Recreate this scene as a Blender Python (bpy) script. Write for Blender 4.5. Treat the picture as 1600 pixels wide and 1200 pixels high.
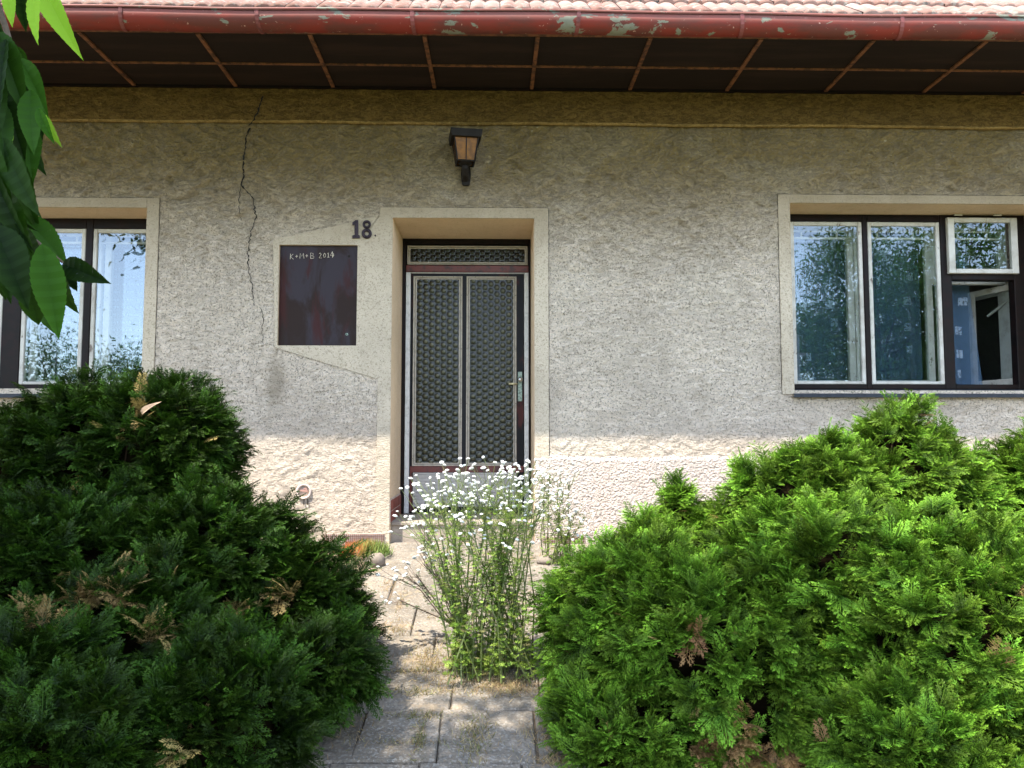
import bpy, math, random
import numpy as np
from mathutils import Vector, Matrix, Euler
R = math.radians
for o in list(bpy.data.objects): bpy.data.objects.remove(o)
sc = bpy.context.scene
COL = sc.collection
random.seed(4); rng = np.random.default_rng(11)

# ------------------------------------------------------------ camera, sky, sun, exposure
F = 1180.0; PITCH = 3.88; YAW = -1.15; ZC = 0.605
cam_d = bpy.data.cameras.new('camera'); cam = bpy.data.objects.new('camera', cam_d); COL.objects.link(cam)
cam.location = (0, 0, ZC); cam.rotation_euler = Euler((R(90+PITCH), R(0.0), R(YAW)))
cam_d.sensor_width = 36; cam_d.lens = F/1600*36; cam_d.clip_start = 0.05; cam_d.clip_end = 3000
sc.camera = cam
CM = cam.rotation_euler.to_matrix()
EL, AZ = 62.8, 46.0
S = Vector((-math.sin(R(AZ))*math.cos(R(EL)), -math.cos(R(AZ))*math.cos(R(EL)), math.sin(R(EL))))
world = bpy.data.worlds.new("World"); sc.world = world; world.use_nodes = True
wn = world.node_tree.nodes; wl = world.node_tree.links
bg = wn['Background']; sky = wn.new('ShaderNodeTexSky'); sky.sky_type = 'NISHITA'; sky.sun_disc = False
sky.sun_elevation = R(EL); sky.sun_rotation = math.atan2(S.x, S.y); sky.altitude = 900; sky.dust_density = 0.0; sky.ozone_density = 1.0
hsv = wn.new('ShaderNodeHueSaturation'); hsv.inputs['Saturation'].default_value = 0.60
wl.new(sky.outputs[0], hsv.inputs['Color']); wl.new(hsv.outputs[0], bg.inputs[0]); bg.inputs[1].default_value = 0.15
sd = bpy.data.lights.new('sun', 'SUN'); sd.energy = 2.25; sd.angle = R(0.6); sd.color = (1.0, 0.93, 0.82)
sun = bpy.data.objects.new('sun', sd); COL.objects.link(sun); sun.rotation_euler = S.to_track_quat('Z', 'Y').to_euler()
sun.location = (-8, -8, 20)
sc.view_settings.view_transform = 'Standard'; sc.view_settings.look = 'None'
sc.view_settings.exposure = 2.5; sc.view_settings.gamma = 1.0

def ray(px, py):
    return CM @ Vector(((px-800)/F, (600-py)/F, -1))
def hit(px, py, D):
    d = ray(px, py); t = D/d.y
    return Vector((d.x*t, D, ZC+d.z*t))
def X(px, py, D): return hit(px, py, D).x
def Z(px, py, D): return hit(px, py, D).z
CMi = np.array(CM.transposed())
def project(P):
    q = (np.asarray(P)-np.array([0, 0, ZC])) @ CMi.T
    return 800+F*q[..., 0]/-q[..., 2], 600-F*q[..., 1]/-q[..., 2]
def gz(y):                                   # the ground falls away from the house
    h = 0.742+np.clip((5.25-np.asarray(y, float))/6.2, 0, 0.86)
    return ZC-h

# ------------------------------------------------------------ materials
def mat(name):
    m = bpy.data.materials.new(name); m.use_nodes = True
    nt = m.node_tree; return m, nt, nt.nodes['Principled BSDF']
def N(nt, t, **kw):
    n = nt.nodes.new(t)
    for k, v in kw.items():
        if k in n.inputs.keys(): n.inputs[k].default_value = v
        else: setattr(n, k, v)
    return n
def obco(nt, scale=(1, 1, 1), rot=(0, 0, 0)):
    tc = nt.nodes.new('ShaderNodeTexCoord'); mp = nt.nodes.new('ShaderNodeMapping')
    mp.inputs['Scale'].default_value = scale; mp.inputs['Rotation'].default_value = rot
    nt.links.new(tc.outputs['Object'], mp.inputs['Vector']); return mp.outputs[0]
def noise(nt, scale, detail=4, rough=0.6, co=None, dist=0):
    n = nt.nodes.new('ShaderNodeTexNoise'); n.inputs['Scale'].default_value = scale
    n.inputs['Detail'].default_value = detail; n.inputs['Roughness'].default_value = rough
    n.inputs['Distortion'].default_value = dist
    nt.links.new(co if co is not None else obco(nt), n.inputs['Vector']); return n.outputs['Fac']
def ramp(nt, fac, a, b, lo=0.0, hi=1.0):
    n = nt.nodes.new('ShaderNodeMapRange'); n.interpolation_type = 'SMOOTHSTEP'
    nt.links.new(fac, n.inputs['Value'])
    n.inputs['From Min'].default_value = a; n.inputs['From Max'].default_value = b
    n.inputs['To Min'].default_value = lo; n.inputs['To Max'].default_value = hi
    return n.outputs['Result']
def mixc(nt, fac, c1, c2, blend='MIX'):
    n = nt.nodes.new('ShaderNodeMix'); n.data_type = 'RGBA'; n.blend_type = blend
    for s, v in ((0, fac), (6, c1), (7, c2)):
        if hasattr(v, 'links') or isinstance(v, bpy.types.NodeSocket): nt.links.new(v, n.inputs[s])
        else: n.inputs[s].default_value = v if s == 0 else (*v, 1)
    return n.outputs[2]
def math_(nt, op, a, b=0.0, c=None):
    n = nt.nodes.new('ShaderNodeMath'); n.operation = op
    for i, v in enumerate((a, b) if c is None else (a, b, c)):
        if isinstance(v, bpy.types.NodeSocket): nt.links.new(v, n.inputs[i])
        else: n.inputs[i].default_value = v
    return n.outputs[0]
def bump(nt, b, h, strength, dist, prev=None):
    n = nt.nodes.new('ShaderNodeBump'); n.inputs['Strength'].default_value = strength
    n.inputs['Distance'].default_value = dist; nt.links.new(h, n.inputs['Height'])
    if prev is not None: nt.links.new(prev, n.inputs['Normal'])
    nt.links.new(n.outputs[0], b.inputs['Normal']); return n.outputs[0]
def zco(nt):
    tc = nt.nodes.new('ShaderNodeTexCoord'); s = nt.nodes.new('ShaderNodeSeparateXYZ')
    nt.links.new(tc.outputs['Object'], s.inputs[0]); return s.outputs

def plaster(name, base, dark, rough_amt=1.0, ochre_eaves_shade=None, speck=0.5, pink=None, speckscale=95, coarse=False, spots=(), relief=0.05):
    m, nt, b = mat(name)
    big = noise(nt, 1.3, 5, 0.6); med = noise(nt, 9, 5, 0.65)
    c = mixc(nt, ramp(nt, big, 0.35, 0.68), base, tuple(x*0.86 for x in base))
    c = mixc(nt, ramp(nt, med, 0.48, 0.75, 0, 0.22), c, dark)
    z = zco(nt)[2]
    if pink:
        zz = math_(nt, 'ADD', z, math_(nt, 'MULTIPLY', noise(nt, 3, 3), 0.35))
        c = mixc(nt, ramp(nt, zz, 1.05, 0.45, 0, 0.75), c, pink)
    if ochre_eaves_shade:
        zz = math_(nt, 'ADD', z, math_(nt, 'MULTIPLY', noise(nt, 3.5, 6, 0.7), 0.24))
        c = mixc(nt, ramp(nt, zz, 1.72, 2.76, 0, 0.97), c, ochre_eaves_shade)  # old ochre kept near the top, with the eaves' shade painted in
    stk = noise(nt, 3.0, 5, 0.6, obco(nt, (2.2, 1, 0.45)))
    c = mixc(nt, ramp(nt, stk, 0.52, 0.72, 0, 0.28), c, tuple(x*1.6 for x in dark))
    pat = noise(nt, 0.9, 2, 0.5, obco(nt, (1, 1, 1.4)))
    c = mixc(nt, ramp(nt, pat, 0.58, 0.62, 0, 0.08), c, tuple(min(.9, x*1.12) for x in base))
    for (sx_, sz_, rx_, rz_, am) in spots:      # damp stains
        xx = zco(nt); dx_ = math_(nt, 'MULTIPLY', math_(nt, 'SUBTRACT', xx[0], sx_), 1/rx_); dz_ = math_(nt, 'MULTIPLY', math_(nt, 'SUBTRACT', xx[2], sz_), 1/rz_)
        rr_ = math_(nt, 'SQRT', math_(nt, 'ADD', math_(nt, 'MULTIPLY', dx_, dx_), math_(nt, 'MULTIPLY', dz_, dz_)))
        rr_ = math_(nt, 'ADD', rr_, math_(nt, 'MULTIPLY', noise(nt, 9, 4, 0.6), 0.9))
        c = mixc(nt, ramp(nt, rr_, 1.55, 0.75, 0, am), c, tuple(x*1.3 for x in dark))
    sp = noise(nt, speckscale, 3, 0.75)
    zfade = ramp(nt, z, 0.15, 0.9, 0.35, 1.0)
    c = mixc(nt, math_(nt, 'MULTIPLY', math_(nt, 'MULTIPLY', ramp(nt, sp, 0.53, 0.63), speck), zfade), c, dark)
    pits = nt.nodes.new('ShaderNodeTexVoronoi'); pits.inputs['Scale'].default_value = 42
    nt.links.new(obco(nt), pits.inputs['Vector'])
    pm = math_(nt, 'MULTIPLY', ramp(nt, pits.outputs['Distance'], 0.17, 0.08), ramp(nt, noise(nt, 13, 2), 0.52, 0.6))
    c = mixc(nt, math_(nt, 'MULTIPLY', pm, 0.75), c, tuple(x*0.35 for x in dark))
    st = noise(nt, 5.0, 6, 0.62, obco(nt, (2.2, 1, 5.0), (0, R(36), 0)), 1.6)
    st2 = noise(nt, 5.0, 6, 0.62, obco(nt, (2.2, 1, 5.0), (0, R(-42), 0)), 1.6)
    stm = math_(nt, 'MAXIMUM', st, st2)
    if rough_amt > 0.7:  # relief shading painted in: hollows dirtier and darker, crests lighter
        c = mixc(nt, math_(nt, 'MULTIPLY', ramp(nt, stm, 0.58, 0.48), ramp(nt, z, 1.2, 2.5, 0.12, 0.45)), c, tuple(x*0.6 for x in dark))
        c = mixc(nt, math_(nt, 'MULTIPLY', ramp(nt, stm, 0.66, 0.74), ramp(nt, z, 1.2, 2.5, 0.1, 0.28)), c, tuple(min(0.85, x*1.1) for x in base))
    nt.links.new(c, b.inputs['Base Color']); b.inputs['Roughness'].default_value = 0.95
    b.inputs['Specular IOR Level'].default_value = 0.1
    n1 = noise(nt, 85, 5, 0.7)
    p = bump(nt, b, n1, 0.75*rough_amt, 0.010)
    p = bump(nt, b, stm, min(1.0, 0.8*rough_amt), relief, p)
    vg = nt.nodes.new('ShaderNodeTexVoronoi'); vg.inputs['Scale'].default_value = 120
    nt.links.new(obco(nt), vg.inputs['Vector']); p = bump(nt, b, vg.outputs['Distance'], 0.55*min(1, rough_amt), 0.008, p)
    if coarse:
        v = nt.nodes.new('ShaderNodeTexVoronoi'); v.inputs['Scale'].default_value = 75; v.feature = 'SMOOTH_F1'
        nt.links.new(obco(nt), v.inputs['Vector'])
        p = bump(nt, b, math_(nt, 'SUBTRACT', 1.0, v.outputs['Distance']), 0.9, 0.016, p)
    p = bump(nt, b, noise(nt, 24, 4, 0.6), 0.6*rough_amt, 0.02, p)
    return m
def simple(name, col, rough=0.5, metal=0.0, var=0.15, vscale=12, bmp=0.0, bscale=60, spec=0.4, col2=None, t0=0.45, t1=0.65, co=None):
    m, nt, b = mat(name)
    cc = obco(nt, co) if co else None
    f = noise(nt, vscale, 5, 0.65, cc)
    c = mixc(nt, ramp(nt, f, t0, t1), col, col2 if col2 else tuple(x*(1-var) for x in col))
    nt.links.new(c, b.inputs['Base Color']); b.inputs['Roughness'].default_value = rough
    b.inputs['Metallic'].default_value = metal; b.inputs['Specular IOR Level'].default_value = spec
    if bmp: bump(nt, b, noise(nt, bscale, 4, 0.6), bmp, 0.004)
    return m

M = {}
M['wall'] = plaster('wall_plaster', (0.88, 0.745, 0.605), (0.27, 0.22, 0.16), 1.4, ochre_eaves_shade=(0.27, 0.195, 0.075), speck=0.9, pink=(0.76, 0.63, 0.50), speckscale=85, relief=0.06,
    spots=((X(432, 590, 5.3), Z(432, 600, 5.3), 0.09, 0.22, 0.55), (X(390, 330, 5.3), Z(390, 330, 5.3), 0.10, 0.30, 0.25), (X(745, 265, 5.3), Z(745, 270, 5.3), 0.05, 0.12, 0.4), (X(1150, 690, 5.3), Z(1150, 700, 5.3), 0.5, 0.10, 0.25), (X(1420, 640, 5.3), Z(1420, 640, 5.3), 0.9, 0.10, 0.35), (X(100, 640, 5.3), Z(100, 640, 5.3), 0.9, 0.10, 0.35), (-1.1, ZC-0.74, 1.2, 0.10, 0.45), (X(560, 700, 5.3), Z(560, 690, 5.3), 0.4, 0.05, 0.2)))
M['plinth'] = plaster('plinth_plaster', (0.66, 0.56, 0.48), (0.40, 0.30, 0.24), 0.8, speck=0.2, coarse=True)
M['trim'] = plaster('trim_plaster', (0.56, 0.475, 0.365), (0.22, 0.175, 0.12), 0.45, speck=0.6, speckscale=80, ochre_eaves_shade=(0.20, 0.15, 0.075))
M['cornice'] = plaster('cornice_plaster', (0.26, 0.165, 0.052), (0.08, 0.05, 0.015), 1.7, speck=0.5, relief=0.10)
M['cornedge_lit'] = plaster('cornice_edge_lit', (0.36, 0.24, 0.085), (0.15, 0.10, 0.035), 0.9, speck=0.4)  # lighter than the cornice: ground bounce painted on its lower lip
M['reveal'] = plaster('reveal_plaster', (0.70, 0.54, 0.37), (0.46, 0.33, 0.20), 0.3, speck=0.25, speckscale=50)
M['brick'] = simple('clinker_brick', (0.22, 0.055, 0.035), 0.6, var=0.4, bmp=0.3)
M['mortar'] = simple('mortar', (0.5, 0.4, 0.33), 0.9)
M['step'] = simple('step_concrete', (0.36, 0.30, 0.24), 0.9, var=0.25, vscale=9, bmp=0.5, bscale=90)
M['darkframe'] = simple('dark_brown_paint', (0.007, 0.0045, 0.004), 0.5, var=0.5, vscale=14, bmp=0.15, bscale=40, col2=(0.012, 0.005, 0.0045), spec=0.15)
M['maroon'] = simple('maroon_paint', (0.13, 0.028, 0.022), 0.45, vscale=20, col2=(0.045, 0.018, 0.018), bmp=0.1)
M['doorleaf'] = simple('door_navy_paint', (0.007, 0.0065, 0.009), 0.5, spec=0.2, vscale=7, col2=(0.06, 0.014, 0.012), t0=0.56, t1=0.66, co=(1, 1, 0.35))
M['alu'] = simple('weathered_aluminium', (0.62, 0.61, 0.59), 0.5, metal=0.1, var=0.2, vscale=25)
M['aluglass'] = simple('glazing_bead', (0.47, 0.42, 0.35), 0.6, metal=0.0, var=0.25, vscale=30)
M['kick'] = simple('grey_kick_panel', (0.42, 0.39, 0.36), 0.5, var=0.12)
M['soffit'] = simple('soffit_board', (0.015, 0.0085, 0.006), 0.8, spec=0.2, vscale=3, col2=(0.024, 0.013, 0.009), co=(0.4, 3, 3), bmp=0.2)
M['batten'] = simple('soffit_batten', (0.19, 0.075, 0.030), 0.7, vscale=22, col2=(0.06, 0.025, 0.012), t0=0.4, t1=0.65)
M['sill'] = simple('grey_sill_metal', (0.035, 0.04, 0.05), 0.65, metal=0.0, spec=0.2, var=0.3, vscale=20)
M['bracket'] = simple('gutter_strap', (0.20, 0.05, 0.045), 0.5, var=0.5)
M['black'] = simple('black_lantern_metal', (0.016, 0.013, 0.011), 0.6, spec=0.15, var=0.3, bmp=0.1)
M['number'] = simple('number_metal', (0.035, 0.022, 0.030), 0.4, metal=0.5, col2=(0.015, 0.012, 0.015), vscale=60)
M['chalk'] = simple('chalk', (0.62, 0.55, 0.42), 0.95, var=0.35, vscale=300)
M['handle'] = simple('patina_plate', (0.26, 0.32, 0.27), 0.45, metal=0.6, col2=(0.10, 0.13, 0.11), vscale=70)
M['chrome'] = simple('worn_chrome', (0.6, 0.62, 0.62), 0.2, metal=1.0)
M['lever'] = simple('brass_lever', (0.62, 0.55, 0.33), 0.35, metal=0.4)
M['room'] = simple('room_wall', (0.20, 0.19, 0.17), 0.9)
M['crack'] = simple('crack_dark', (0.012, 0.010, 0.008), 0.95)
M['clay'] = simple('clay_pipe', (0.62, 0.50, 0.43), 0.8, var=0.3, bmp=0.3)
M['mesh'] = simple('rusty_mesh', (0.17, 0.07, 0.05), 0.8, var=0.4, vscale=60)
M['shard'] = simple('clay_shard', (0.42, 0.24, 0.19), 0.85)
M['void'] = simple('dark_void', (0.02, 0.015, 0.012), 0.95)
M['screw'] = simple('dark_screw', (0.03, 0.03, 0.03), 0.5, metal=0.5)

def sash_paint():
    m, nt, b = mat('chipped_white_paint')
    f = noise(nt, 26, 6, 0.75, obco(nt, (1, 1, 0.45))); g = noise(nt, 4, 3)
    k = ramp(nt, math_(nt, 'ADD', f, math_(nt, 'MULTIPLY', g, 0.35)), 0.80, 0.84)
    c = mixc(nt, ramp(nt, noise(nt, 8, 4), 0.4, 0.7), (0.52, 0.50, 0.45), (0.38, 0.35, 0.30))
    c = mixc(nt, k, c, (0.14, 0.11, 0.085))
    nt.links.new(c, b.inputs['Base Color']); b.inputs['Roughness'].default_value = 0.5
    bump(nt, b, k, -0.4, 0.002); return m
M['white'] = sash_paint()
def gutter_paint():
    m, nt, b = mat('peeling_red_paint')
    co = obco(nt, (1, 1, 3.0)); f = noise(nt, 5.5, 8, 0.62, co, 0.4)
    g = noise(nt, 1.1, 2, 0.5)
    k = ramp(nt, math_(nt, 'ADD', f, math_(nt, 'MULTIPLY', g, 0.45)), 0.828, 0.85)
    c = mixc(nt, ramp(nt, noise(nt, 3.2, 5, 0.6, obco(nt, (1, 1, 4))), 0.38, 0.62), (0.21, 0.028, 0.018), (0.125, 0.034, 0.025))
    c = mixc(nt, ramp(nt, noise(nt, 40, 4), 0.66, 0.72), c, (0.45, 0.27, 0.22))
    c = mixc(nt, ramp(nt, zco(nt)[2], Z(800, 33, 4.4), Z(800, 24, 4.4), 0, 0.6), c, (0.26, 0.11, 0.09))
    c = mixc(nt, k, c, mixc(nt, noise(nt, 30, 3), (0.14, 0.15, 0.11), (0.25, 0.24, 0.19)))
    nt.links.new(c, b.inputs['Base Color']); b.inputs['Roughness'].default_value = 0.62; b.inputs['Specular IOR Level'].default_value = 0.25
    bump(nt, b, k, -0.4, 0.002); return m
M['gutter'] = gutter_paint()
def cabinet_paint():
    m, nt, b = mat('cabinet_brushed_paint')
    f = noise(nt, 4.2, 5, 0.6, obco(nt, (1.6, 1, 0.7)), 0.6); g = noise(nt, 3.3, 4, 0.6, obco(nt, (2.2, 1, 0.5)), 0.4)
    c = mixc(nt, ramp(nt, f, 0.42, 0.62), (0.024, 0.014, 0.012), (0.036, 0.029, 0.036))
    c = mixc(nt, ramp(nt, g, 0.55, 0.68, 0, 0.8), c, (0.045, 0.012, 0.011))
    nt.links.new(c, b.inputs['Base Color']); b.inputs['Roughness'].default_value = 0.6; b.inputs['Specular IOR Level'].default_value = 0.15
    bump(nt, b, noise(nt, 40, 4, 0.6, obco(nt, (1, 1, 0.1))), 0.3, 0.002); return m
M['cabinet'] = cabinet_paint()
def tile_mat():
    m, nt, b = mat('clay_roof_tile')
    at = nt.nodes.new('ShaderNodeAttribute'); at.attribute_name = 'col'
    s = nt.nodes.new('ShaderNodeSeparateColor'); nt.links.new(at.outputs['Color'], s.inputs[0])
    c = mixc(nt, s.outputs[0], (0.23, 0.115, 0.085), (0.30, 0.19, 0.155))
    c = mixc(nt, ramp(nt, noise(nt, 16, 6, 0.7), 0.5, 0.62), c, (0.30, 0.26, 0.22))
    c = mixc(nt, ramp(nt, noise(nt, 22, 5, 0.7, obco(nt, (1, 1, 1), (1, 0, 0))), 0.6, 0.66), c, (0.10, 0.09, 0.08))
    nt.links.new(c, b.inputs['Base Color']); b.inputs['Roughness'].default_value = 0.85
    bump(nt, b, noise(nt, 90, 4), 0.4, 0.004); return m
M['tile'] = tile_mat()
def glass_mat(name, fac):
    m = bpy.data.materials.new(name); m.use_nodes = True; nt = m.node_tree
    nt.nodes.remove(nt.nodes['Principled BSDF']); out = nt.nodes['Material Output']
    t = N(nt, 'ShaderNodeBsdfTransparent'); t.inputs[0].default_value = (0.85, 0.9, 0.9, 1)
    g = N(nt, 'ShaderNodeBsdfGlossy'); g.inputs['Roughness'].default_value = 0.0; g.inputs[0].default_value = (0.74, 0.87, 1, 1)
    mx = N(nt, 'ShaderNodeMixShader'); mx.inputs[0].default_value = fac
    nt.links.new(t.outputs[0], mx.inputs[1]); nt.links.new(g.outputs[0], mx.inputs[2]); nt.links.new(mx.outputs[0], out.inputs[0])
    return m
M['glass'] = glass_mat('window_glass', 0.125); M['glass_in'] = glass_mat('inner_window_glass', 0.05)
def curtain_mat(name, col, alpha, motif):
    m = bpy.data.materials.new(name); m.use_nodes = True; nt = m.node_tree
    b = nt.nodes['Principled BSDF']; b.inputs['Base Color'].default_value = (*col, 1); b.inputs['Roughness'].default_value = 0.9
    tc = zco(nt)
    if motif == 'square':
        v = nt.nodes.new('ShaderNodeTexVoronoi'); v.distance = 'CHEBYCHEV'; v.inputs['Scale'].default_value = 5.0; v.inputs['Randomness'].default_value = 0.55
        nt.links.new(obco(nt), v.inputs['Vector'])
        k = math_(nt, 'MULTIPLY', ramp(nt, v.outputs['Distance'], 0.17, 0.155), ramp(nt, noise(nt, 60, 2), 0.4, 0.55, 0.35, 1))
    else:
        w = nt.nodes.new('ShaderNodeTexWave'); w.bands_direction = 'Z'; w.inputs['Scale'].default_value = 5.2; w.inputs['Distortion'].default_value = 0.6
        nt.links.new(obco(nt), w.inputs['Vector'])
        w2 = nt.nodes.new('ShaderNodeTexWave'); w2.bands_direction = 'X'; w2.inputs['Scale'].default_value = 9; nt.links.new(obco(nt), w2.inputs['Vector'])
        k = math_(nt, 'MULTIPLY', ramp(nt, w.outputs['Fac'], 0.75, 0.9), ramp(nt, w2.outputs['Fac'], 0.2, 0.5, 0.4, 1))
    a = ramp(nt, k, 0, 1, alpha, min(1, alpha+0.4)); nt.links.new(a, b.inputs['Alpha'])
    c = mixc(nt, k, col, (0.26, 0.32, 0.40)); nt.links.new(c, b.inputs['Base Color'])
    return m
M['sheer'] = curtain_mat('lace_curtain', (0.12, 0.20, 0.25), 0.30, 'lace')
M['sheerblue'] = curtain_mat('blue_curtain', (0.09, 0.17, 0.28), 0.45, 'square')
def amber():
    m, nt, b = mat('amber_glass')
    c = mixc(nt, ramp(nt, noise(nt, 20, 3), 0.4, 0.65), (0.22, 0.085, 0.004), (0.12, 0.048, 0.003))
    nt.links.new(c, b.inputs['Base Color']); b.inputs['Roughness'].default_value = 0.25
    b.inputs['Specular IOR Level'].default_value = 0.15; return m
M['amber'] = amber()
def hexglass():
    m, nt, b = mat('patterned_door_glass')
    at = nt.nodes.new('ShaderNodeAttribute'); at.attribute_name = 'col'
    s = nt.nodes.new('ShaderNodeSeparateColor'); nt.links.new(at.outputs['Color'], s.inputs[0])
    c = mixc(nt, s.outputs[0], (0.006, 0.007, 0.004), (0.095, 0.092, 0.055))
    nt.links.new(c, b.inputs['Base Color']); b.inputs['Roughness'].default_value = 0.25; b.inputs['Specular IOR Level'].default_value = 0.4
    return m
M['hexglass'] = hexglass()
def foliage_mat(name, dark, light, dead, trans=0.25, rough=0.5):  # for cherry_leaf the dead colour is painted backlight
    m, nt, b = mat(name); out = nt.nodes['Material Output']
    at = nt.nodes.new('ShaderNodeAttribute'); at.attribute_name = 'col'
    s = nt.nodes.new('ShaderNodeSeparateColor'); nt.links.new(at.outputs['Color'], s.inputs[0])
    c = mixc(nt, s.outputs[0], dark, light); c = mixc(nt, s.outputs[1], c, dead)
    c = mixc(nt, s.outputs[2], c, (1, 1, 1), 'MULTIPLY') if False else c
    hs = nt.nodes.new('ShaderNodeHueSaturation'); nt.links.new(c, hs.inputs['Color'])
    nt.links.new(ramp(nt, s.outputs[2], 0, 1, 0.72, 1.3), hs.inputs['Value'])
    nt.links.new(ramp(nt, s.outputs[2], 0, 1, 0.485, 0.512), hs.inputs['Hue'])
    nt.links.new(hs.outputs[0], b.inputs['Base Color']); b.inputs['Roughness'].default_value = rough
    b.inputs['Specular IOR Level'].default_value = 0.12
    tr = N(nt, 'ShaderNodeBsdfTranslucent'); nt.links.new(hs.outputs[0], tr.inputs[0])
    mx = N(nt, 'ShaderNodeMixShader'); mx.inputs[0].default_value = trans
    nt.links.new(b.outputs[0], mx.inputs[1]); nt.links.new(tr.outputs[0], mx.inputs[2]); nt.links.new(mx.outputs[0], out.inputs[0])
    return m
M['thuja_l'] = foliage_mat('thuja_shaded', (0.002, 0.010, 0.001), (0.045, 0.100, 0.007), (0.26, 0.19, 0.07), 0.12)  # same species on both sides; shade is painted into this darker copy
M['thuja_r'] = foliage_mat('thuja_sunlit', (0.004, 0.024, 0.002), (0.23, 0.42, 0.035), (0.32, 0.19, 0.08), 0.16)  # sunlit copy of the same foliage
M['thuja_core'] = simple('thuja_core_dark', (0.008, 0.006, 0.003), 1.0, var=0.5, vscale=20, spec=0.0)
M['leaf'] = foliage_mat('cherry_leaf', (0.004, 0.017, 0.003), (0.045, 0.13, 0.006), (0.26, 0.42, 0.03), 0.42, 0.55)  # third colour paints sun shining through the brightest hanging leaves
M['treeleaf'] = foliage_mat('tree_leaf', (0.05, 0.11, 0.02), (0.12, 0.22, 0.04), (0.2, 0.15, 0.05), 0.3)
M['herb'] = foliage_mat('herb_leaf', (0.13, 0.23, 0.035), (0.34, 0.46, 0.09), (0.26, 0.20, 0.12), 0.45)
M['herbdry'] = foliage_mat('dry_herb', (0.07, 0.10, 0.05), (0.12, 0.16, 0.07), (0.22, 0.15, 0.13), 0.25)
M['grass'] = foliage_mat('grass_blades', (0.07, 0.13, 0.03), (0.18, 0.24, 0.06), (0.42, 0.30, 0.17), 0.3)
M['orange'] = foliage_mat('succulent', (0.13, 0.22, 0.05), (0.30, 0.34, 0.10), (0.60, 0.22, 0.08), 0.3)
M['petal'] = simple('white_petals', (0.66, 0.66, 0.62), 0.7, var=0.12, vscale=200, bmp=0.5, bscale=300)
M['bark'] = simple('bark', (0.10, 0.075, 0.055), 0.9, var=0.5, vscale=18, bmp=0.6, bscale=30)
M['twig'] = simple('thuja_bark', (0.035, 0.022, 0.014), 0.95, var=0.4, spec=0.05)
M['stem'] = simple('green_stem', (0.13, 0.16, 0.05), 0.6, var=0.3)
M['stemdry'] = simple('brown_stem', (0.13, 0.09, 0.07), 0.8, var=0.3)
M['dryleaf'] = simple('tan_dry_leaf', (0.40, 0.27, 0.17), 0.7, var=0.3, vscale=40)
M['stone'] = simple('garden_stone', (0.24, 0.20, 0.16), 0.95, var=0.35, vscale=14, bmp=0.8, bscale=30)
M['pole'] = simple('concrete_pole', (0.45, 0.43, 0.40), 0.9)
M['farwall'] = simple('white_render', (0.75, 0.73, 0.70), 0.9)
M['farroof'] = simple('red_tiles_far', (0.30, 0.12, 0.08), 0.9)
M['lawn'] = simple('lawn', (0.09, 0.13, 0.04), 0.95, col2=(0.16, 0.16, 0.07), vscale=2)
M['hill'] = simple('wooded_hill', (0.05, 0.08, 0.04), 0.95, col2=(0.09, 0.11, 0.06), vscale=0.05)
def slab_mat():
    m, nt, b = mat('concrete_slab')
    big = noise(nt, 3.0, 6, 0.65); c = mixc(nt, ramp(nt, big, 0.38, 0.62), (0.25, 0.21, 0.165), (0.155, 0.13, 0.10))
    v = nt.nodes.new('ShaderNodeTexVoronoi'); v.inputs['Scale'].default_value = 130; nt.links.new(obco(nt), v.inputs['Vector'])
    sp = nt.nodes.new('ShaderNodeSeparateColor'); nt.links.new(v.outputs['Color'], sp.inputs[0])
    c = mixc(nt, ramp(nt, sp.outputs[0], 0.74, 0.80, 0, 0.45), c, (0.34, 0.32, 0.285))
    c = mixc(nt, ramp(nt, sp.outputs[1], 0.72, 0.76, 0, 0.6), c, (0.13, 0.12, 0.10))
    c = mixc(nt, ramp(nt, noise(nt, 7, 5, 0.7), 0.55, 0.66, 0, 0.7), c, (0.30, 0.23, 0.15))
    nt.links.new(c, b.inputs['Base Color']); b.inputs['Roughness'].default_value = 0.92
    p = bump(nt, b, v.outputs['Distance'], 0.25, 0.005); bump(nt, b, noise(nt, 14, 5, 0.6), 0.8, 0.03, p); return m
M['slab'] = slab_mat()
def soil_mat():
    m, nt, b = mat('dusty_soil')
    c = mixc(nt, ramp(nt, noise(nt, 6, 6, 0.7), 0.4, 0.62), (0.20, 0.15, 0.10), (0.11, 0.08, 0.05))
    c = mixc(nt, ramp(nt, noise(nt, 1.8, 5, 0.7), 0.5, 0.65, 0, 0.6), c, (0.10, 0.12, 0.045))
    nt.links.new(c, b.inputs['Base Color']); b.inputs['Roughness'].default_value = 0.97
    bump(nt, b, noise(nt, 40, 6, 0.7), 0.8, 0.02); return m
M['soil'] = soil_mat()

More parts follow.
